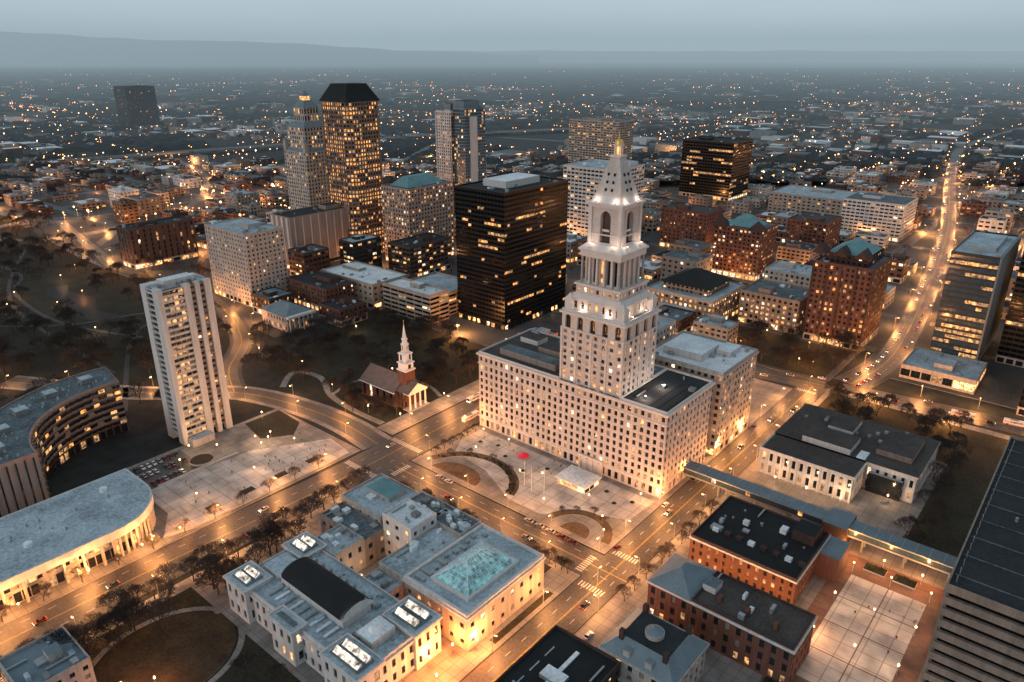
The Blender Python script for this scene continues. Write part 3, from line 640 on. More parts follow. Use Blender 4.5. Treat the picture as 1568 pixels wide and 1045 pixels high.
mb.frust(-99.5,-72.5,163.5,187.5,12.9,17.5,5,'slate','roof_dark');mb.cyl(-86,175,17.5,19,3.2,3.2,16,'limestone');mb.cyl(-86,175,19,20.6,3,.5,16,'slate')
for p in ((-94,168),(-78,168),(-94,183),(-78,183)): mb.box(p[0]-.8,p[0]+.8,p[1]-.8,p[1]+.8,14,20,'brick_dark')
for p in ((-90,164.3),(-82,164.3)): mb.box(p[0]-1.2,p[0]+1.2,p[1],p[1]+2.5,13,16,'limestone','slate')
for i in range(5): mb.cyl(-95+i*4.5,162.6,.1,5,.35,.3,8,'limestone')
mb.box(-97,-75,161.8,164,5,5.8,'limestone');mb.build('mansard_stone_mansion')
mb=bl('x',-117,-91,110,163,11,'brick_dark',4,4,.4,.5,.2,'blackroof',gf=False,build=False,n=6,pent=False);mb.box(-105,-103.6,130,158,11,11.5,'roof_white');mb.box(-108,-100,142,147,11,12.5,'metal','roof_white')
for i in range(5): mb.box(-112,-111.6,118+i*8,123+i*8,11.02,11.3,'roof_light')
mb.build('black_roof_building')
bl('grey_roof_building',-246,-224,34,54,11,'limestone',4,4,.4,.5,.2,'slate',gf=False,n=10)
slab('brick_plaza',rc(-57,-17,180,285),.2,'brickpave')
slab('plaza_paving_panel',rc(-51,-23,206,272),.24,'deck')
mb=MB()
for i in range(5): 
    y=206+i*16.4
    mb.box(-51,-23,y,y+.5,.24,.251,'brickpave')
for x in (-51,-37,-23.4): mb.box(x,x+.4,206,272,.24,.256,'brickpave')
mb.build('plaza_brick_banding')
for p in ((-44,280),(-33,280),(-52,196),(-40,196)): 
    mb=MB();mb.box(p[0]-4,p[0]+4,p[1]-2.5,p[1]+2.5,.2,.9,'kerb','hedge')
    for k in range(10): mb.cyl(p[0]+R.uniform(-3,3),p[1]+R.uniform(-1.8,1.8),.9,1.6+R.random()*.6,.7,.2,6,'hedge')
    mb.build('planter_box')
slab('tower_plaza_paving',[(-246,250),(-240,240),(-215,236),(-190,224),(-172,224),(-152,240),(-138,246),(-137,266),(-246,266)],.24,'deck')
def halfring(name,c,a0,b0,a1,b1,z,m,t0=0,t1=180):
    mb=MB();P=ell(*c,a1,b1,t0,t1,24);Q=ell(*c,a0,b0,t0,t1,24)
    for i in range(24):
        mb.q([(*Q[i],z),(*P[i],z),(*P[i+1],z),(*Q[i+1],z)],m)
        mb.q([(*P[i],.1),(*P[i+1],.1),(*P[i+1],z),(*P[i],z)],'kerb');mb.q([(*Q[i],.1),(*Q[i+1],.1),(*Q[i+1],z),(*Q[i],z)],'kerb')
    return mb.build(name)
halfring('curved_lawn_bed',(-218,222),24,21.5,29,26,.45,'bed_soil',12,168);halfring('curved_lawn_bed',(-224,222),.1,.1,15,11,.4,'bed_soil')
halfring('curved_lawn_bed',(-152,222),0.1,.1,7,8,.4,'bed_soil');halfring('curved_lawn_bed',(-152,222),13,14,17,18,.4,'bed_soil',10,170)
mb=MB()
for i in range(90):
    t=R.choice([R.uniform(14,70),R.uniform(14,166)]);r=R.uniform(.9,1);x=-218+27*r*math.cos(math.radians(t));y=222+24*r*math.sin(math.radians(t));s=R.uniform(.4,.9);mb.cyl(x,y,.45,.5+s*1.2,s,s*.3,5,'hedge')
mb.build('curved_hedge')
for p in ((-236,255),(-226,258),(-216,252),(-200,247),(-192,256),(-158,258),(-150,252),(-144,258)):
    mb=MB();mb.cyl(*p,.24,.9,1.5,1.6,14,'kerb');mb.cyl(*p,.9,1.5,1.2,.5,10,'hedge');mb.build('round_planter')
mb=MB()
rect(mb,-181,-165,250,262,.24,3.6,4,3.4,wf=.9,hf=.85,mw='white_paint',lit=.8,lits=['lit_a','lit_c'],d=.1);mb.box(-182,-164,249,263,3.6,4.1,'white_paint','roof_white');mb.frust(-182,-164,249,263,4.1,5.2,5,'roof_white');mb.build('plaza_pavilion')
mb=MB();mb.cyl(-208,257,.24,3,.08,.08,6,'white_paint')
for i in range(8):
    a=i*math.pi/4;b_=a+math.pi/4;mb.q([(-208+3*math.cos(a),257+3*math.sin(a),2.3),(-208+3*math.cos(b_),257+3*math.sin(b_),2.3),(-208,257,3.9)],'red_fabric')
    mb.q([(-208+3*math.cos(a),257+3*math.sin(a),1.9),(-208+3*math.cos(b_),257+3*math.sin(b_),1.9),(-208+3*math.cos(b_),257+3*math.sin(b_),2.3),(-208+3*math.cos(a),257+3*math.sin(a),2.3)],'red_fabric')
mb.build('red_parasol')
for p in ((-192,238),(-186,236),(-180,238)):
    mb=MB();mb.cyl(*p,.2,14,.14,.06,6,'white_paint');mb.cyl(*p,14,14.3,.18,.05,6,'gold_leaf');mb.cyl(*p,.2,.6,.6,.5,10,'kerb');mb.build('flagpole')
# ------------------------------------------------------------------ highway viaduct
mb=MB();P=smooth([(-1650,-50),(-1560,300),(-1457,793),(-1300,1300),(-1000,1900)]);strip(P,30,9,'asphalt',mb)
for s in (15,-15):
    for i in range(len(P)-1):
        a=Vector(P[i]);b_=Vector(P[i+1]);t=(b_-a).normalized();n=Vector((-t.y,t.x))*s
        mb.q([(*(a+n),7),(*(b_+n),7),(*(b_+n),10),(*(a+n),10)],'grey_conc')
for p in P: mb.box(p[0]-10,p[0]+10,p[1]-1,p[1]+1,0,8.9,'grey_conc')
mb.build('highway_viaduct')
# ------------------------------------------------------------------ city fill
c40,s40=math.cos(math.radians(40)),math.sin(math.radians(40))
def fwd(x,y): return -x*s40+y*c40
def lat(x,y): return x*c40+y*s40
def vis(x,y,m=1.): 
    F=fwd(x,y);return F>100 and abs(lat(x,y))<.78*F*m+40
def free(x0,x1,y0,y1,pad=6):
    for a in KEEP:
        if x0-pad<a[1] and x1+pad>a[0] and y0-pad<a[3] and y1+pad>a[2]: return False
    cx,cy=(x0+x1)/2,(y0+y1)/2;rr=max(x1-x0,y1-y0)/2
    for a,b_,w in ROADS:
        ax,ay=a;bx,by=b_;dx,dy=bx-ax,by-ay;L=dx*dx+dy*dy
        t=max(0,min(1,((cx-ax)*dx+(cy-ay)*dy)/L));
        if math.hypot(cx-ax-dx*t,cy-ay-dy*t)<w+rr+1: return False
    return True
def inpark(x,y): return (-1150<x<-395 and 60<y<(300 if x<-520 else 262)) or (-455<x<-290 and 225<y<362) or (-215<x<-100 and 455<y<515)
walls=['beige','brick','tan','white_conc','limestone','brick_dark','brown','grey_conc','pink_conc','tan']
names={'beige':'beige_commercial_building','brick':'brick_commercial_building','tan':'tan_commercial_building','white_conc':'white_commercial_building','limestone':'limestone_commercial_building','brick_dark':'dark_brick_building','brown':'brown_commercial_building','grey_conc':'concrete_commercial_building','pink_conc':'pink_stone_building'}
GX,GY=92,84
streetmb=MB();strmb=MB()
for i in range(-20,4):
    for j in range(0,19):
        bx,by=i*GX+20,j*GY+40
        if not vis(bx,by) or fwd(bx,by)>1400 or fwd(bx,by)<430: continue
        if inpark(bx+35,by+35): continue
        streetmb.q([(bx-6,by-8,.02),(bx+GX-16,by-8,.02),(bx+GX-16,by+GY-18,.02),(bx-6,by+GY-18,.02)],'citypave')
        strmb.q([(bx-16,by-18,.012),(bx-6,by-18,.012),(bx-6,by+GY-18,.012),(bx-16,by+GY-18,.012)],'asphalt')
        strmb.q([(bx-6,by-18,.012),(bx+GX-16,by-18,.012),(bx+GX-16,by-8,.012),(bx-6,by-8,.012)],'asphalt')
        for k in range(2):
            for l in range(2):
                w=R.uniform(20,36);d=R.uniform(16,32);x0=bx+k*38;y0=by+l*34
                if R.random()<.18 or inpark(x0,y0) or not free(x0,x0+w,y0,y0+d,4): continue
                F=fwd(x0,y0);h=R.choice([8,9,11,13,16,20,24]) if F<1000 else R.choice([6,7,9,11,14])
                wl=R.choice(walls)
                bl(names[wl],x0,x0+w,y0,y0+d,h,wl,R.uniform(4.5,6.5),4.2,R.uniform(.35,.7),.45,R.uniform(.03,.15),R.choice(['roof_grey','roof_light','roof_dark','roof_white','roof_brown','roof_grey','roof_dark']),gf=F<900,glit=.3,n=6,d=.3)
streetmb.build('city_block_pavement');strmb.build('city_streets')
mb=MB()
def place(n,F0,F1,pw=1.):
    for i in range(n):
        F=F0+(F1-F0)*R.random()**pw;l=R.uniform(-.8,.8)*F
        yield (-F*s40+l*c40, F*c40+l*s40, F)
def dens(x,y): return noise.noise(Vector((x/650,y/650,3)))+.5*noise.noise(Vector((x/200,y/200,8)))
for x,y,F in place(6500,1250,5600,1.25):
    if noise.noise(Vector((x/500,y/500,0)))<-.12 or not free(x-9,x+9,y-9,y+9,1): continue
    big=R.random()<.18
    w,d,h=(R.uniform(20,60),R.uniform(15,50),R.uniform(6,16)) if big else (R.uniform(8,13),R.uniform(9,15),R.uniform(5,8))
    wl=R.choice(['white_conc','beige','brick','tan','grey_conc','brick_dark']);x0,x1,y0,y1=x-w/2,x+w/2,y-d/2,y+d/2
    if big: mb.box(x0,x1,y0,y1,0,h,wl,R.choice(['roof_light','roof_grey','roof_white','roof_dark']))
    else:
        mb.box(x0,x1,y0,y1,0,h,wl);k=h+R.uniform(2.5,4);rm=R.choice(['shingle','slate','roof_dark','roof_grey'])
        mb.q([(x0-.5,y0-.5,h-.2),(x1+.5,y0-.5,h-.2),(x1+.5,y,k),(x0-.5,y,k)],rm);mb.q([(x1+.5,y1+.5,h-.2),(x0-.5,y1+.5,h-.2),(x0-.5,y,k),(x1+.5,y,k)],rm)
        mb.q([(x1,y0,h),(x1,y1,h),(x1,y,k-.2)],wl)
    for q in range(3 if big else 1):
        if R.random()<.35:
            a=R.uniform(x0,x1-3);z=R.uniform(1,h-2);s=R.uniform(2,4);mb.q([(a,y0-.06,z),(a+s,y0-.06,z),(a+s,y0-.06,z+1.6),(a,y0-.06,z+1.6)],R.choice(['lit_a','lit_b','shop']))
            a=R.uniform(y0,y1-3);mb.q([(x1+.06,a,z),(x1+.06,a+s,z),(x1+.06,a+s,z+1.6),(x1+.06,a,z+1.6)],R.choice(['lit_a','lit_b','shop']))
mb.build('distant_city_buildings')
mb=MB()
def dlamp(x,y,F):
    s=R.choice([.4,.5,.6,.7,.8,1.0,1.4])*(1 if F<2500 else 1.3);z=R.uniform(8,12);m='bulb_far' if R.random()<.75 else 'bulb_white'
    mb.cyl(x,y,z-s,z,s*.3,s,6,m,False);mb.cyl(x,y,z,z+s,s,.02,6,m,False);mb.cyl(x,y,0,z-s,.2,.15,4,'metal',False)
for x,y,F in place(5200,900,8000,1.45):
    if dens(x,y)<.02+R.uniform(-.2,.12): continue
    if R.random()<.5: x=round(x/92)*92+10+R.uniform(-2,2)      # lamps stand along the street grid
    else: y=round(y/84)*84+28+R.uniform(-2,2)
    dlamp(x,y,F)
for k in range(46):   # lit arterial roads out of the city
    F=R.uniform(1300,5000);l=R.uniform(-.7,.7)*F;x,y=-F*s40+l*c40,F*c40+l*s40;a=R.choice([0,math.pi/2,R.uniform(0,3.14)]);n=R.randrange(12,34)
    for i in range(n):
        px,py=x+math.cos(a)*i*R.uniform(30,36),y+math.sin(a)*i*R.uniform(30,36);
        if fwd(px,py)>1150: dlamp(px,py,F)
for (P,n_) in ((smooth([(-1650,-50),(-1560,300),(-1457,793),(-1300,1300),(-1000,1900)]),80),(smooth(S4),60)):
    for i in range(n_):
        k=R.randrange(len(P)-1);t=R.random();x=P[k][0]+(P[k+1][0]-P[k][0])*t+R.choice([-12,12]);y=P[k][1]+(P[k+1][1]-P[k][1])*t
        if fwd(x,y)>1100: mb.cyl(x,y,17,17.8,.25,.8,6,'bulb_far',False);mb.cyl(x,y,17.8,18.4,.8,.02,6,'bulb_far',False)
mb.build('distant_street_lights')
for P,w in (([(-2600,600),(-1500,1300),(-600,1500),(300,1700)],16),([(-900,700),(-1400,1500),(-2200,3200)],16),([(-500,1050),(-700,2000),(-700,4000)],14),([(-2500,1800),(-1300,2100),(200,2300)],14)):
    road('distant_road',smooth(P,8),w,.06,line=False)
def canopy(F0,F1,step,th,hh,name):
    v=[];f=[];nI=int((F1-F0)/step);W=int(1.7*F1/step);idx={}
    for i in range(nI):
        F=F0+i*step
        for j in range(-W//2,W//2):
            l=j*step
            if abs(l)>.85*F: continue
            x=-F*s40+l*c40+R.uniform(-.4,.4)*step;y=F*c40+l*s40+R.uniform(-.4,.4)*step
            n=noise.noise(Vector((x/420,y/420,1)))+.5*noise.noise(Vector((x/110,y/110,5)))
            z=-2 if n<th else hh*R.uniform(.35,1.)
            if z>0 and not free(x-4,x+4,y-4,y+4,0): z=-2
            idx[(i,j)]=len(v);v.append((x,y,z))
    for (i,j),a in idx.items():
        b=idx.get((i,j+1));c=idx.get((i+1,j+1));d=idx.get((i+1,j))
        if b and c and d and not all(v[k][2]<0 for k in (a,b,c,d)): f.append((a,b,c));f.append((a,c,d))
    me=bpy.data.meshes.new(name);me.from_pydata(v,[],f);me.materials.append(MATS['canopy']);o=bpy.data.objects.new(name,me);C.objects.link(o)
canopy(1150,3000,10,.0,11,'distant_woodland');canopy(3000,9000,32,-.22,16,'distant_woodland')
HL=[(-20000,520),(-11500,520),(-10000,550),(-8800,505),(-7600,430),(-6500,385),(-5200,375),(-4200,330),(-3000,260),(-1500,190),(500,120)]
def hl(l):
    for (a,b),(c,d) in zip(HL,HL[1:]):
        if l<=c: 
            t=(l-a)/(c-a);t=t*t*(3-2*t);return b+(d-b)*t
    return 120
def hill(name,F,l0,l1,fn,seed):
    mb=MB();n=140;P=[]
    for i in range(n+1):
        l=l0+(l1-l0)*i/n;h=fn(l)+28*noise.noise(Vector((l/1500,seed,0)))+8*noise.noise(Vector((l/400,seed,2)))
        P.append((-F*s40+l*c40,F*c40+l*s40,max(5,h)))
    for i in range(n):
        a,b_=P[i],P[i+1];k=.82
        mb.q([(a[0]*k,a[1]*k,-5),(b_[0]*k,b_[1]*k,-5),b_,a],'hill')
    mb.build(name)
hill('distant_hills',15000,-18000,500,hl,1);hill('distant_hills',19000,-18000,18000,lambda l:200,5)
# ------------------------------------------------------------------ trees
def treemesh(seed,H):
    r=random.Random(seed);mb=MB()
    def seg(p,q,a,b):
        d=(q-p).normalized();s=d.orthogonal().normalized();t=d.cross(s);A=[];B=[];n=4 if a>.12 else 3
        for k in range(n):
            an=2*math.pi*k/n;o=s*math.cos(an)+t*math.sin(an);A.append(p+o*a);B.append(q+o*b)
        for k in range(n):
            j=(k+1)%n;mb.q([tuple(A[k]),tuple(A[j]),tuple(B[j]),tuple(B[k])],'bark')
    def br(p,d,L,a,dep):
        q=p+d*L;a=max(a,.07);seg(p,q,a,a*.65)
        if dep==0:
            for k in range(4):
                e=(d+Vector((r.uniform(-1,1),r.uniform(-1,1),r.uniform(-.4,.8)))*.9).normalized()*L*.95
                s=e.orthogonal().normalized()*.055;mb.q([tuple(q-s),tuple(q+s),tuple(q+e)],'bark')
            return
        n=3 if dep>1 else 4
        for k in range(n):
            an=2*math.pi*(k+r.random()*.6)/n;sp=r.uniform(.45,.85)
            o=d.orthogonal().normalized();o2=d.cross(o)
            nd=(d+(o*math.cos(an)+o2*math.sin(an))*sp+Vector((0,0,.12))).normalized()
            br(p+d*L*r.uniform(.7,1),nd,L*r.uniform(.66,.84),a*.58,dep-1)
    br(Vector((0,0,0)),Vector((r.uniform(-.05,.05),r.uniform(-.05,.05),1)).normalized(),H*.3,H*.026,5 if seed<3 else 4)
    me_o=mb.build('bare_tree');me=me_o.data;bpy.data.objects.remove(me_o);return me
TM=[treemesh(i,12) for i in range(6)]
def tree(x,y,s=1.,hi=True): inst('bare_tree',TM[R.randrange(3) if hi else 3+R.randrange(3)],(x,y,.1),R.random()*6.28,s*R.uniform(.8,1.15))
for i in range(24):
    tree(-249+R.uniform(-1,1),20+i*7.2+R.uniform(-2,2),1.05)
    if i%2==0: tree(-281,30+i*7,.6)
for i in range(26): tree(R.uniform(-245,-230),R.uniform(50,150),1.1)
for i in range(10): tree(R.uniform(-330,-296),R.uniform(234,250),.9)
for i in range(130):
    x,y=R.uniform(-440,-294),R.uniform(238,358)
    if free(x-3,x+3,y-3,y+3,1): tree(x,y,R.uniform(.8,1.2),True)
for i in range(620):
    x,y=R.uniform(-1100,-400),R.uniform(90,320)
    if vis(x,y) and free(x-3,x+3,y-3,y+3,1) and not (-725<x<-575 and 195<y<232): tree(x,y,R.uniform(.9,1.5),i%2==0)
for i in range(30): tree(R.uniform(-112,-40),R.uniform(392,440),1.0,True)
for i in range(45):
    x,y=R.uniform(-212,-118),R.uniform(458,515)
    if free(x-2,x+2,y-2,y+2,1): tree(x,y,1.1,i%2==0)
for i in range(12): tree(-40+R.uniform(-3,12),300+i*10,1.0)
for i in range(9): tree(-112,200+i*9+R.uniform(-2,2),.7)
for i in range(7): tree(-138-i*3,199,.6)
for i in range(6): tree(-246,232+i*6,.5)
for t in (35,60,90,120,145): tree(-218+26*math.cos(math.radians(t)),222+23*math.sin(math.radians(t)),.45);tree(-152+15*math.cos(math.radians(t)),222+16*math.sin(math.radians(t)),.4)
for p in ((-215,195),(-200,196),(-190,195),(-228,193),(-176,92),(-190,88),(-238,165),(-240,178)): tree(*p,.8)
for x,y,F in place(620,650,1500):
    if free(x-3,x+3,y-3,y+3,1): tree(x,y,R.uniform(.8,1.3),False)
# ------------------------------------------------------------------ lamps
mb=MB();mb.cyl(0,0,0,.6,.22,.18,8,'metal');mb.cyl(0,0,.6,8,.11,.07,8,'metal');mb.box(-.05,1.9,-.05,.05,7.9,8.02,'metal');mb.box(1.1,2.2,-.25,.25,7.9,8.1,'metal');mb.box(1.15,2.15,-.22,.22,7.62,7.9,'bulb')
_o=mb.build('street_lamp');LM=_o.data;bpy.data.objects.remove(_o)
mb=MB();mb.cyl(0,0,0,.4,.2,.12,8,'metal');mb.cyl(0,0,.4,3.8,.07,.06,8,'metal');mb.cyl(0,0,3.8,4.0,.12,.3,8,'metal');mb.cyl(0,0,4.0,4.35,.26,.34,10,'bulb');mb.cyl(0,0,4.35,4.7,.34,.2,10,'bulb');mb.cyl(0,0,4.7,5,.26,.03,10,'metal')
_o=mb.build('plaza_lamp');PL=_o.data;bpy.data.objects.remove(_o)
LC={}
def lightdata(p,col,r=.16):
    k=(p,col,r)
    if k not in LC:
        l=bpy.data.lights.new('lamp_light','POINT');l.energy=p;l.color=col;l.shadow_soft_size=r;LC[k]=l
    return LC[k]
SOD=(1,.40,.115);WRM=(1,.56,.27)
nl=0
def lamp(x,y,ang=0,p=2600,col=SOD,kind=0):
    global nl;nl+=1
    o=inst('street_lamp' if kind==0 else 'plaza_lamp',LM if kind==0 else PL,(x,y,.12),ang)
    l=bpy.data.objects.new('lamp_light',lightdata(p,col));C.objects.link(l);l.parent=o;l.location=(1.65,0,7.3) if kind==0 else (0,0,5.3)
for i in range(13):
    y=30+i*29
    if not 200<y<220: lamp(-252,y,math.pi,13000);lamp(-280,y+12,0,13000)
for i in range(5): lamp(-236+i*25,218.8,-math.pi/2,8000);lamp(-225+i*25,201,math.pi/2,8000)
for i in range(11):
    y=120+i*29
    if not 200<y<222: lamp(-134,y,0,12000)
    lamp(-116,y+10,math.pi,12000)
for i in range(7): lamp(-240+i*38,427 if i<3 else 437,math.pi/2,18000)
for i in range(5): lamp(-100+i*30,466+i*3,-math.pi/2,18000)
def along(P,sp,off,p,kind=0,col=SOD):
    acc=0;s=1
    for i in range(len(P)-1):
        a=Vector(P[i]);b_=Vector(P[i+1]);L=(b_-a).length;t=(b_-a)/L;acc+=L
        if acc>=sp:
            acc=0;n=Vector((-t.y,t.x))*off*s;q=b_+n;lamp(q.x,q.y,math.atan2(-n.y,-n.x),p,col,kind);s=-s
along(smooth(S4[:5],16),38,10,20000);along(gold,18,8,8500);along(park,36,8,16000);along(ramp1,80,8,30000);along(ramp2,70,9,36000)
for i in range(3):
    for j in range(4): lamp(-51+i*14,205+j*23,0,1700,WRM,1)
for i in range(5): lamp(-106+i*13,228,0,6500,SOD,1)
for i in range(3): lamp(-56+i*14,283,0,5000,SOD,1)
for p in ((-240,262),(-222,262),(-188,247),(-160,246),(-142,262),(-174,230),(-198,242),(-146,236),(-230,245),(-140,228)): lamp(*p,0,1300,WRM,1)
for p in ((-335,140),(-335,160),(-345,150),(-310,190),(-300,160),(-350,196),(-300,130),(-328,178),(-322,182),(-326,186),(-319,176)): lamp(*p,0,1500,WRM,1)
for p in ((-340,285),(-288,245),(-288,280),(-310,240),(-350,245),(-395,255),(-345,330),(-420,320)): lamp(*p,0,1600,WRM,1)
for p in ((-143.5,139),(-145.5,130),(-138,126),(-138.5,146)): lamp(*p,0,9500,(1,.27,.055),1)
for p in ((-280.5,112),(-281,96),(-281,75),(-281,50)): lamp(*p,0,5500,(1,.36,.09),1)
for p in ((-192,150),(-196,142),(-226,190)): lamp(*p,0,1300,WRM,1)
for p in ((-100,316),(-85,316),(-70,318),(-54,334)): lamp(*p,0,2400,WRM,1)
lamp(-208,66,0,4000,(1,.34,.08),1);lamp(-214,58,0,3000,(1,.34,.08),1)
for i in range(18):
    x,y=R.uniform(-1000,-420),R.uniform(110,290)
    if vis(x,y) and free(x-3,x+3,y-3,y+3,1): lamp(x,y,0,2600,SOD if R.random()<.6 else WRM,1)
for i in range(8): lamp(R.uniform(-205,-120),R.uniform(458,515),0,3500,SOD,1)
for i in range(-20,4):
    for j in range(0,19):
        x,y=i*GX+10,j*GY+28
        if vis(x,y) and 430<fwd(x,y)<1400 and not inpark(x,y) and free(x-1,x+1,y-1,y+1,2):
            if R.random()<.75: lamp(x,y,R.choice([0,1.57,3.14]),R.choice([12000,24000,45000]))
        x+=46
        if vis(x,y) and 430<fwd(x,y)<900 and not inpark(x,y) and free(x-1,x+1,y-1,y+1,2) and R.random()<.5: lamp(x,y,1.57,12000)
for x,y,F in place(150,1400,3600):
    if dens(x,y)>.05: lamp(x,y,0,R.choice([80000,140000,260000]))
print('lamps',nl)
def flood(x,y,z,p,col=(1,.78,.62)):
    mb=MB();mb.box(-.4,.4,-.3,.3,0,.5,'metal');mb.box(-.3,.3,-.2,.2,.5,.55,'bulb');o=mb.build('floodlight');o.location=(x,y,z)
    l=bpy.data.objects.new('lamp_light',lightdata(p,col,.4));C.objects.link(l);l.parent=o;l.location=(0,0,1.2)
for s in (-1,1):
    flood(cx+s*7,cy-14,81,600);flood(cx+15.8,cy+s*6,81,600);flood(cx+s*6,cy-10.9,113,330);flood(cx+10.9,cy+s*6,113,330)
    flood(cx+s*5,cy-8.8,132.3,260);flood(cx+8.8,cy+s*5,132.3,260)
    flood(-152,cy+s*8,45,2600)
# ------------------------------------------------------------------ vehicles
def carmesh(ci,on=True):
    mb=MB();p='carpaint%d'%ci
    prof=[(-2.2,.35),(2.2,.35),(2.25,.7),(1.3,.95),(-1.9,1.0),(-2.25,.75)]
    n=len(prof);L=[(x,-.9,z) for x,z in prof];Rr=[(x,.9,z) for x,z in prof]
    for i in range(n):
        j=(i+1)%n;mb.q([L[i],Rr[i],Rr[j],L[j]],p)
    mb.q(L,p);mb.q(Rr[::-1],p)
    A=[(1.0,.95),(.35,1.42),(-1.1,1.42),(-1.75,.98)]
    L=[(x,-.82 if z<1.2 else -.66,z) for x,z in A];Q=[(x,.82 if z<1.2 else .66,z) for x,z in A]
    mb.q([L[0],Q[0],Q[1],L[1]],'glass_black');mb.q([L[1],Q[1],Q[2],L[2]],p);mb.q([L[2],Q[2],Q[3],L[3]],'glass_black');mb.q(L,'glass_black');mb.q(Q[::-1],'glass_black')
    for x in (-1.4,1.4):
        for y in (-.8,.8):
            P=[(x+.34*math.cos(k*math.pi/5),.34+.34*math.sin(k*math.pi/5)) for k in range(10)]
            for s in (-.12,.12): mb.q([(a,y+s,b) for a,b in P],'tyre')
            for k in range(10): a=P[k];b=P[(k+1)%10];mb.q([(a[0],y-.12,a[1]),(b[0],y-.12,b[1]),(b[0],y+.12,b[1]),(a[0],y+.12,a[1])],'tyre')
    for y in (-.65,.65): mb.box(2.2,2.28,y-.2,y+.2,.55,.75,'head' if on else 'roof_white');mb.box(-2.29,-2.2,y-.22,y+.22,.6,.85,'tail' if on else 'red_fabric')
    o=mb.build('car');me=o.data;bpy.data.objects.remove(o);return me
CM=[carmesh(i) for i in range(5)];CP=[carmesh(i,False) for i in range(5)]
def car(x,y,a,name='car'): inst(name,R.choice(CM if name=='car' else CP),(x,y,.17 if name!='car' else .05),a)
h=math.pi/2
for i in range(14):
    if R.random()<.4: car(-259+R.uniform(-.3,.3),45+i*28+R.uniform(-8,8),h)
    if R.random()<.4: car(-270,30+i*28+R.uniform(-8,8),-h)
for x in (-212,-165): car(x,206.5,0)
for x in (-172,-166,-160,-154,-148,-228,-222): inst('parked_car',R.choice(CP),(x,216.6,.04),math.pi)
for i in range(12):
    if R.random()<.6: inst('parked_car',R.choice(CP),(-131.6,225+i*14+R.uniform(-1,1),.045),h)
for y in (150,188,262,300,340,380,400): car(-122 if R.random()<.5 else -127.5,y,h if R.random()<.5 else -h)
for i in range(14): car(-190+i*16+R.uniform(-3,3),(439 if i<4 else 445)+(i*1.6)+R.choice([-5,5]),R.choice([0.12,math.pi+.12]))
for i in range(10):
    if R.random()<.85: car(-348,118+i*2.9,0,'parked_car')
    if R.random()<.85: car(-340,118+i*2.9,math.pi,'parked_car')
    if R.random()<.85 and i<8: car(-330,118+i*2.9,math.pi,'parked_car')
S4s=smooth(S4,20)
for i in range(0,70,2):
    p=S4s[i];q=S4s[i+1];t=math.atan2(q[1]-p[1],q[0]-p[0]);s=R.choice([-1,1])
    car(p[0]+math.sin(t)*4.5*s,p[1]-math.cos(t)*4.5*s,t if s>0 else t+math.pi)
for p in ((-112,176),(-112,170),(-70,232),(-80,232),(-88,232)): car(*p,h if p[1]<200 else 0,'parked_car')
for i in range(26):
    x,y=-247+i%13*3,330 if i<13 else 360
    if R.random()<.7: car(x,y,h,'parked_car')
mb=MB();mb.box(-6,6,-1.25,1.25,.4,3.1,'white_paint','roof_white');mb.box(-5.7,5.7,-1.28,-1.26,1.5,2.6,'lit_b');mb.box(-5.7,5.7,1.26,1.28,1.5,2.6,'lit_b');mb.box(6,6.04,-1.1,1.1,1.3,2.8,'glass');mb.box(-6,6,-1.27,-1.255,.6,.9,'red_fabric')
for x in (-4,4):
    for y in (-1.15,1.15): mb.box(x-.5,x+.5,y-.15,y+.15,0,.95,'tyre')
for y in (-.9,.9): mb.box(6,6.06,y-.2,y+.2,.6,.9,'head');mb.box(-6.06,-6,y-.2,y+.2,.7,1.,'tail')
mb.box(-3,1,-.8,.8,3.1,3.4,'grey_conc')
o=mb.build('city_bus');BM=o.data;bpy.data.objects.remove(o)
for x,y,a in ((-259,272,h),(-274,292,-h),(-274,306,-h),(-45,455,.13),(-20,462,.13)): inst('city_bus',BM,(x,y,.05),a)
# ------------------------------------------------------------------ people
def person(ci,seed):
    r=random.Random(seed);sw=r.uniform(.1,.25)
    V=[(0,0,.95),(0,0,1.2),(0,0,1.42),(0,0,1.55),(0,.0,1.68),(0,.1,.9),(sw,.1,.5),(sw*.6,.1,.06),(0,-.1,.9),(-sw*.6,-.1,.5),(-sw*1.4,-.1,.06),(0,.2,1.4),(-sw*.5,.25,1.1),(0,.25,.85),(0,-.2,1.4),(sw*.5,-.25,1.1),(sw,-.25,.87)]
    E=[(0,1),(1,2),(2,3),(3,4),(0,5),(5,6),(6,7),(0,8),(8,9),(9,10),(2,11),(11,12),(12,13),(2,14),(14,15),(15,16)]
    rad=[.15,.14,.16,.06,.11,.1,.075,.05,.1,.075,.05,.07,.05,.035,.07,.05,.035]
    me=bpy.data.meshes.new('p');me.from_pydata(V,E,[]);o=bpy.data.objects.new('p',me);C.objects.link(o)
    md=o.modifiers.new('s','SKIN')
    for i,k in enumerate(rad): me.skin_vertices[0].data[i].radius=(k,k)
    me.skin_vertices[0].data[0].use_root=True
    dg=bpy.context.evaluated_depsgraph_get();m2=bpy.data.meshes.new_from_object(o.evaluated_get(dg));bpy.data.objects.remove(o)
    m2.materials.clear();m2.materials.append(MATS['cloth%d'%ci]);m2.materials.append(MATS['beige'])
    for p in m2.polygons:
        if p.center.z>1.58: p.material_index=1
    return m2
PM=[person(i%4,i) for i in range(5)]
def ppl(x,y,z): inst('pedestrian',R.choice(PM),(x,y,z),R.random()*6.28)
for i in range(38): ppl(R.uniform(-318,-284),R.uniform(122,200),.9)
for i in range(14): ppl(R.uniform(-240,-140),R.uniform(252,264),.24)
for i in range(16): ppl(-251+R.uniform(-.5,3),R.uniform(222,268),.15)
for i in range(10): ppl(R.uniform(-50,-24),R.uniform(208,270),.25)
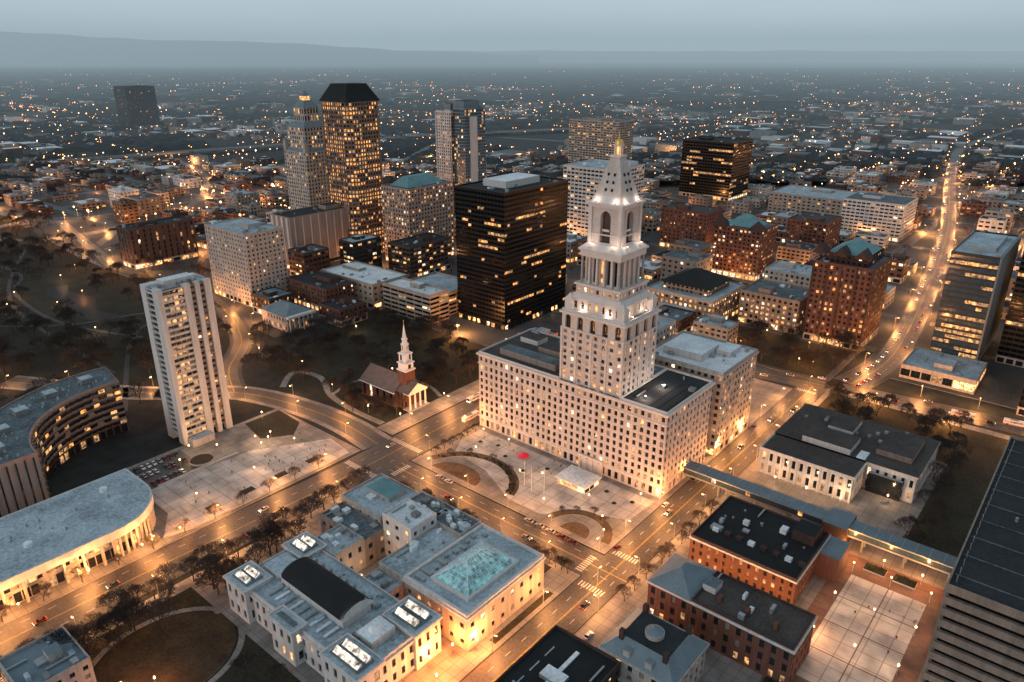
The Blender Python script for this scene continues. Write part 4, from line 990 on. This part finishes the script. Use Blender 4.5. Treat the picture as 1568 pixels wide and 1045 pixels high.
# ------------------------------------------------------------------ haze, sky, sun
m=bpy.data.materials.new('haze');m.use_nodes=True;nt=m.node_tree;nt.nodes.clear()
ou=nt.nodes.new('ShaderNodeOutputMaterial');ab=nt.nodes.new('ShaderNodeVolumeAbsorption');em=nt.nodes.new('ShaderNodeEmission');ad=nt.nodes.new('ShaderNodeAddShader')
sig=1/8500.;ab.inputs['Color'].default_value=(0,0,0,1);ab.inputs['Density'].default_value=sig
em.inputs['Color'].default_value=(.33,.43,.485,1);em.inputs['Strength'].default_value=sig
nt.links.new(ab.outputs[0],ad.inputs[0]);nt.links.new(em.outputs[0],ad.inputs[1]);nt.links.new(ad.outputs[0],ou.inputs['Volume']);MATS['haze']=m
def FL(F,l): return (-F*s40+l*c40,F*c40+l*s40)
mb=MB();P=[FL(1150,-24000),FL(1150,24000),FL(25000,24000),FL(25000,-24000)]
mb.prism(P,-20,600,'haze');mb.q([(*p,-20) for p in P][::-1],'haze');mb.build('haze')
sv=Vector((-.25,-.9,.3)).normalized()
w=bpy.data.worlds.new('World');sc.world=w;w.use_nodes=True;nt=w.node_tree;bg=nt.nodes['Background']
sky=nt.nodes.new('ShaderNodeTexSky');sky.sky_type='NISHITA';sky.sun_disc=False;sky.sun_elevation=math.asin(sv.z);sky.sun_rotation=math.atan2(sv.x,sv.y)
hs=nt.nodes.new('ShaderNodeHueSaturation');hs.inputs['Saturation'].default_value=.35
mx=nt.nodes.new('ShaderNodeMix');mx.data_type='RGBA';mx.inputs['Factor'].default_value=.85
tc=nt.nodes.new('ShaderNodeTexCoord');nz=nt.nodes.new('ShaderNodeTexNoise');nz.inputs['Scale'].default_value=3;nz.inputs['Detail'].default_value=5
mp=nt.nodes.new('ShaderNodeMapping');mp.inputs['Scale'].default_value=(1,1,5)
cr=nt.nodes.new('ShaderNodeValToRGB');cr.color_ramp.elements[0].position=.3;cr.color_ramp.elements[0].color=(4.1,5.2,5.95,1);cr.color_ramp.elements[1].position=.7;cr.color_ramp.elements[1].color=(4.8,5.9,6.65,1)
sp=nt.nodes.new('ShaderNodeSeparateXYZ');gr=nt.nodes.new('ShaderNodeMapRange');gr.inputs['From Min'].default_value=.0;gr.inputs['From Max'].default_value=.35;gr.inputs['To Min'].default_value=1.4;gr.inputs['To Max'].default_value=.82
nt.links.new(tc.outputs['Generated'],sp.inputs[0]);nt.links.new(sp.outputs['Z'],gr.inputs['Value'])
ml=nt.nodes.new('ShaderNodeVectorMath');ml.operation='SCALE';nt.links.new(cr.outputs[0],ml.inputs[0]);nt.links.new(gr.outputs[0],ml.inputs['Scale'])
nt.links.new(tc.outputs['Generated'],mp.inputs[0]);nt.links.new(mp.outputs[0],nz.inputs['Vector']);nt.links.new(nz.outputs[0],cr.inputs[0])
nt.links.new(sky.outputs[0],hs.inputs['Color']);nt.links.new(hs.outputs[0],mx.inputs['A']);nt.links.new(ml.outputs[0],mx.inputs['B']);nt.links.new(mx.outputs['Result'],bg.inputs['Color'])
bg.inputs['Strength'].default_value=.1
sl=bpy.data.lights.new('sun','SUN');sl.energy=.5;sl.angle=math.radians(20);sl.color=(1,.93,.87);so=bpy.data.objects.new('sun',sl);C.objects.link(so);so.rotation_euler=sv.to_track_quat('Z','Y').to_euler()
# ------------------------------------------------------------------ camera
cd=bpy.data.cameras.new('camera');cd.sensor_width=36;cd.lens=25.94;cd.clip_end=80000;cd.clip_start=1
co=bpy.data.objects.new('camera',cd);C.objects.link(co);co.location=(0,0,195);co.rotation_euler=(math.radians(90-21.45),0,math.radians(40));sc.camera=co
sc.view_settings.view_transform='Standard';sc.view_settings.look='None';sc.view_settings.exposure=0
